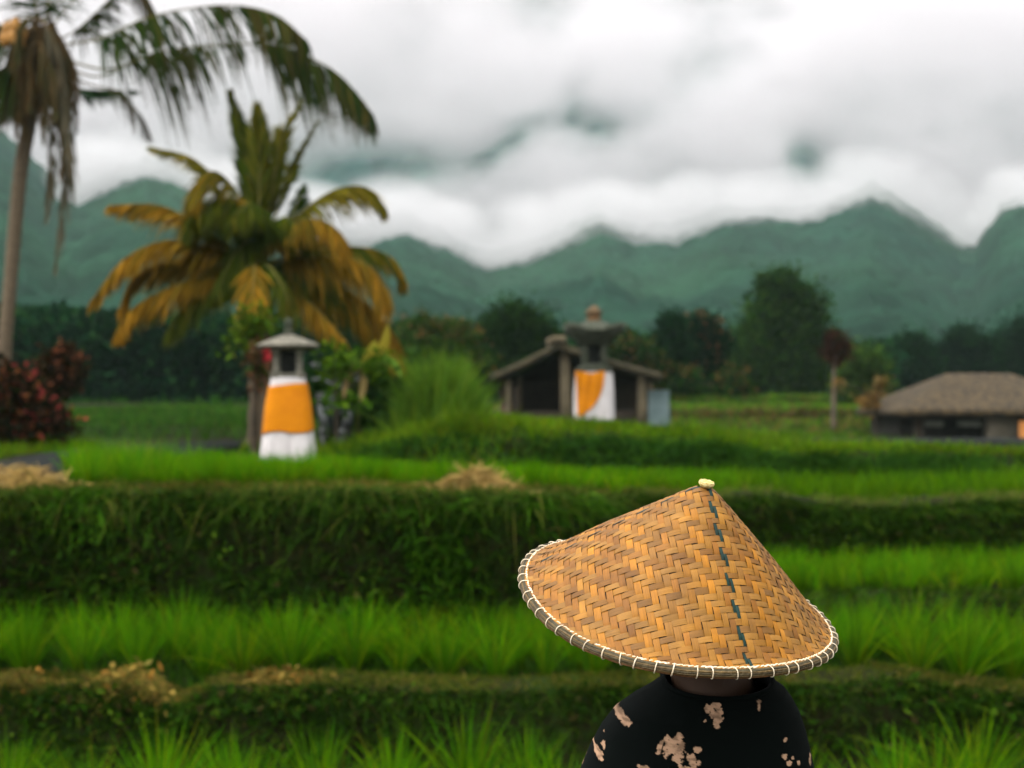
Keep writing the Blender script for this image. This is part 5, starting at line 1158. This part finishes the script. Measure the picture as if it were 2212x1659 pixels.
# low cloud lying on the mountain behind the haze, and mist wisps on the crest
def cloud_mat(name, dens, scale, thr, soft, holes=(), fade=None, ground=None, warp=40, white=(1, 1, 1)):
    m, nt, b, out = newmat(name); L = nt.links.new; nt.nodes.remove(b)
    tc = N(nt, 'ShaderNodeTexCoord')
    def noise(sc_, det, off=0):
        mp = N(nt, 'ShaderNodeMapping'); mp.inputs['Location'].default_value = (off, off*.7, off*.3); mp.inputs['Scale'].default_value = (sc_, sc_, sc_*1.5); L(tc.outputs['Object'], mp.inputs[0])
        n_ = N(nt, 'ShaderNodeTexNoise'); n_.inputs['Scale'].default_value = 1; n_.inputs['Detail'].default_value = det; n_.inputs['Roughness'].default_value = .55; L(mp.outputs[0], n_.inputs['Vector']); return n_
    n1 = noise(scale, 4)
    def M_(op, a, b_=None, c=None):
        x = N(nt, 'ShaderNodeMath', operation=op)
        for k, q in enumerate((a, b_, c)):
            if q is None: continue
            if isinstance(q, (int, float)): x.inputs[k].default_value = q
            else: L(q, x.inputs[k])
        return x.outputs[0]
    mr = N(nt, 'ShaderNodeMapRange', interpolation_type='SMOOTHSTEP'); mr.inputs['From Min'].default_value = thr-soft; mr.inputs['From Max'].default_value = thr+soft; L(n1.outputs['Fac'], mr.inputs['Value'])
    d = mr.outputs[0]
    sep = N(nt, 'ShaderNodeSeparateXYZ'); L(tc.outputs['Object'], sep.inputs[0])
    if holes:
        n2 = noise(scale*1.7, 3, 31); wsc = N(nt, 'ShaderNodeVectorMath', operation='MULTIPLY_ADD'); wsc.inputs[1].default_value = (warp, warp, warp); wsc.inputs[2].default_value = (-warp*.5,)*3; L(n2.outputs['Color'], wsc.inputs[0])
        ad = N(nt, 'ShaderNodeVectorMath', operation='ADD'); L(tc.outputs['Object'], ad.inputs[0]); L(wsc.outputs[0], ad.inputs[1]); s2 = N(nt, 'ShaderNodeSeparateXYZ'); L(ad.outputs[0], s2.inputs[0])
        acc = None
        for (x0, z0, rx, rz_, ang, st) in holes:
            dx = M_('SUBTRACT', s2.outputs[0], x0); dz = M_('SUBTRACT', s2.outputs[2], z0); ca, sa = math.cos(ang), math.sin(ang)
            u = M_('MULTIPLY', M_('ADD', M_('MULTIPLY', dx, ca), M_('MULTIPLY', dz, sa)), 1/rx); w_ = M_('MULTIPLY', M_('SUBTRACT', M_('MULTIPLY', dz, ca), M_('MULTIPLY', dx, sa)), 1/rz_)
            q = M_('ADD', M_('MULTIPLY', u, u), M_('MULTIPLY', w_, w_))
            e = M_('MULTIPLY', M_('POWER', 2.718, M_('MULTIPLY', q, -1.0)), st); k = M_('MAXIMUM', M_('SUBTRACT', 1.0, e), 0.0); acc = k if acc is None else M_('MULTIPLY', acc, k)
        d = M_('MULTIPLY', d, acc)
    if fade:                                                  # (z0, z1): thins out upwards
        f = N(nt, 'ShaderNodeMapRange', interpolation_type='SMOOTHSTEP'); f.inputs['From Min'].default_value = fade[0]; f.inputs['From Max'].default_value = fade[1]; f.inputs['To Min'].default_value = 1; f.inputs['To Max'].default_value = 0; L(sep.outputs[2], f.inputs['Value']); d = M_('MULTIPLY', d, f.outputs[0])
    if ground:                                                # list of soft ellipsoids (x, y, z, rx, ry, rz)
        acc = None
        for (x0, y0, z0, rx, ry, rz_) in ground:
            q = None
            for k, (c0, r0) in enumerate(((x0, rx), (y0, ry), (z0, rz_))):
                u = M_('MULTIPLY', M_('SUBTRACT', sep.outputs[k], c0), 1/r0); u = M_('MULTIPLY', u, u); q = u if q is None else M_('ADD', q, u)
            e = M_('MAXIMUM', M_('SUBTRACT', 1.0, q), 0.0); acc = e if acc is None else M_('MAXIMUM', acc, e)
        d = M_('MULTIPLY', d, acc)
    dn = M_('MULTIPLY', d, dens)
    v = N(nt, 'ShaderNodeVolumePrincipled'); v.inputs['Color'].default_value = (*white, 1); v.inputs['Anisotropy'].default_value = 0; L(dn, v.inputs['Density']); L(v.outputs[0], out.inputs['Volume'])
    return m
DC = 900.0
def cw(px): return (px-CX)/F*DC
def cz(py): return -(py-CY)/F*DC
holes = [(cw(790), cz(368), 165/F*DC, 46/F*DC, .10, 2.2), (cw(1070), cz(338), 130/F*DC, 27/F*DC, .42, 1.9), (cw(1285), cz(285), 80/F*DC, 32/F*DC, .1, 1.8), (cw(1725), cz(362), 46/F*DC, 52/F*DC, .5, 2.0), (cw(1835), cz(395), 70/F*DC, 46/F*DC, -.3, 1.3), (cw(640), cz(430), 230/F*DC, 70/F*DC, .1, 1.1), (cw(1235), cz(225), 50/F*DC, 34/F*DC, .6, .9), (cw(1150), cz(20), 120/F*DC, 40/F*DC, -.25, .95), (cw(1520), cz(-10), 240/F*DC, 30/F*DC, 0, .9)]
mc = cloud_mat('low_cloud_vapour', .024, .012, .42, .17, holes, fade=(cz(-60), cz(-240)), warp=34, white=(.962, .940, .956))
xs = np.linspace(cw(-500), cw(2700), 90)
def hull(y0, y1, zb, zt, amp, seed):
    R = []
    for x in xs:
        w_ = fbm(x*.02, 0, 3, seed)*amp; ring = []
        for a in np.linspace(0, 2*np.pi, 28, endpoint=False):
            c_, s_ = math.cos(a), math.sin(a); r = (abs(c_)**4+abs(s_)**4)**(-.25); bump = 1+.10*float(fbm(x*.03+3*c_, 3*s_, 3, seed+5))
            ring.append((x, (y0+y1)/2+(y1-y0)/2*r*c_*bump, (zb+zt)/2+(zt-zb)/2*r*s_*bump+w_))
        R.append(ring)
    return loft(R)
cl = hull(DC-80, DC+60, cz(590), cz(-260), 10, 3).build('low_cloud', mc); tag(cl, 'white cloud bank lying on the mountain above the forested hills', 'cloud', kind='stuff')

crest_pts = [(120, 425), (240, 385), (330, 365), (470, 425), (660, 488), (840, 492), (950, 515), (1050, 552), (1150, 525), (1290, 475), (1400, 500), (1505, 480), (1620, 458), (1710, 460), (1875, 420), (1960, 450), (2040, 515), (2110, 555), (2170, 450), (2300, 430)]
mist = [(at(px, py+8+9*((k*7) % 3), 560), 30, 19+4*(k % 3)) for k, (px, py) in enumerate(crest_pts)]
mm = cloud_mat('mist_vapour', .085, .021, .455, .15, ground=[(c[0], c[1], c[2], rx, 32, rz_) for c, rx, rz_ in mist[1:-1]], white=(.80, .79, .80))
th = np.linspace(0, 2*np.pi, 24, endpoint=False); mc_ = catmull([c for c, _, _ in mist], 90)
g = loft([c+np.stack([0*th, 33*np.cos(th), 30*np.sin(th)], 1) for c in mc_])
tag(g.build('mist', mm), 'thin mist wisps drifting over the crest of the forested hills', 'mist', kind='stuff')

# ------------------------------------------------------------------ sky and light
SUN_EL, SUN_AZ = math.radians(58), math.radians(240)
w = bpy.data.worlds.new('World'); S.world = w; w.use_nodes = True; nt = w.node_tree; L = nt.links.new
bgn = nt.nodes['Background']; bgn.inputs['Strength'].default_value = .1
sky = N(nt, 'ShaderNodeTexSky', sky_type='NISHITA', sun_disc=False, sun_elevation=SUN_EL, sun_rotation=SUN_AZ, air_density=2.0, dust_density=4.0)
tc = N(nt, 'ShaderNodeTexCoord'); sep = N(nt, 'ShaderNodeSeparateXYZ'); L(tc.outputs['Generated'], sep.inputs[0])
mp = N(nt, 'ShaderNodeMapping'); mp.inputs['Scale'].default_value = (1, 1, 2.0); L(tc.outputs['Generated'], mp.inputs[0])
n1 = N(nt, 'ShaderNodeTexNoise'); n1.inputs['Scale'].default_value = 5.0; n1.inputs['Detail'].default_value = 6; n1.inputs['Roughness'].default_value = .5; L(mp.outputs[0], n1.inputs['Vector'])
cr = N(nt, 'ShaderNodeValToRGB'); e = cr.color_ramp.elements; e[0].position = .30; e[0].color = (.60, .60, .61, 1); e[1].position = .62; e[1].color = (.80, .775, .775, 1)
L(n1.outputs['Fac'], cr.inputs['Fac'])
ov = N(nt, 'ShaderNodeMapRange'); ov.inputs['From Min'].default_value = .25; ov.inputs['From Max'].default_value = .95; ov.inputs['To Min'].default_value = 8.3; ov.inputs['To Max'].default_value = 19.0; L(sep.outputs[2], ov.inputs['Value'])
gl = N(nt, 'ShaderNodeVectorMath', operation='DOT_PRODUCT'); gl.inputs[1].default_value = (math.sin(SUN_AZ)*.72, math.cos(SUN_AZ)*.72, .69); L(tc.outputs['Generated'], gl.inputs[0])
gm = N(nt, 'ShaderNodeMapRange', interpolation_type='SMOOTHSTEP'); gm.inputs['From Min'].default_value = -.25; gm.inputs['From Max'].default_value = 1.0; gm.inputs['To Min'].default_value = 1.0; gm.inputs['To Max'].default_value = 3.0; L(gl.outputs['Value'], gm.inputs['Value'])
og = N(nt, 'ShaderNodeMath', operation='MULTIPLY'); L(ov.outputs[0], og.inputs[0]); L(gm.outputs[0], og.inputs[1])
scv = N(nt, 'ShaderNodeVectorMath', operation='SCALE'); L(cr.outputs[0], scv.inputs[0]); L(og.outputs[0], scv.inputs['Scale'])
mx = N(nt, 'ShaderNodeMix', data_type='RGBA'); mx.inputs['Factor'].default_value = .94; L(sky.outputs[0], mx.inputs['A']); L(scv.outputs[0], mx.inputs['B'])
L(mx.outputs['Result'], bgn.inputs['Color'])
sd = bpy.data.lights.new('sun', 'SUN'); sd.energy = 1.1; sd.angle = math.radians(14); sd.color = (1, .93, .82)
so = bpy.data.objects.new('sun', sd); C.objects.link(so)
# light comes from behind and to the left of the camera
az = SUN_AZ; sdir = Vector((math.sin(az)*math.cos(SUN_EL), math.cos(az)*math.cos(SUN_EL), math.sin(SUN_EL)))
so.rotation_euler = sdir.to_track_quat('Z', 'Y').to_euler()

# ------------------------------------------------------------------ camera
cam = bpy.data.cameras.new('camera'); co = bpy.data.objects.new('camera', cam); C.objects.link(co)
cam.lens = 50; cam.sensor_width = 36; cam.shift_y = (CY-829.5)/2212
co.location = (0, 0, 0); co.rotation_euler = (math.radians(90), 0, 0); cam.clip_end = 6000; cam.clip_start = .05
cam.dof.use_dof = True; cam.dof.focus_distance = 2.12; cam.dof.aperture_fstop = 4.6
S.camera = co
S.view_settings.view_transform = 'Standard'; S.view_settings.look = 'None'; S.view_settings.exposure = .20; S.view_settings.gamma = 1
S.cycles.use_denoising = True; S.cycles.volume_bounces = 4; S.cycles.volume_step_rate = .35; S.cycles.volume_max_steps = 128
S.cycles.max_bounces = 8; S.cycles.diffuse_bounces = 3; S.cycles.transmission_bounces = 3
S.cycles.use_adaptive_sampling = True; S.cycles.adaptive_threshold = .02
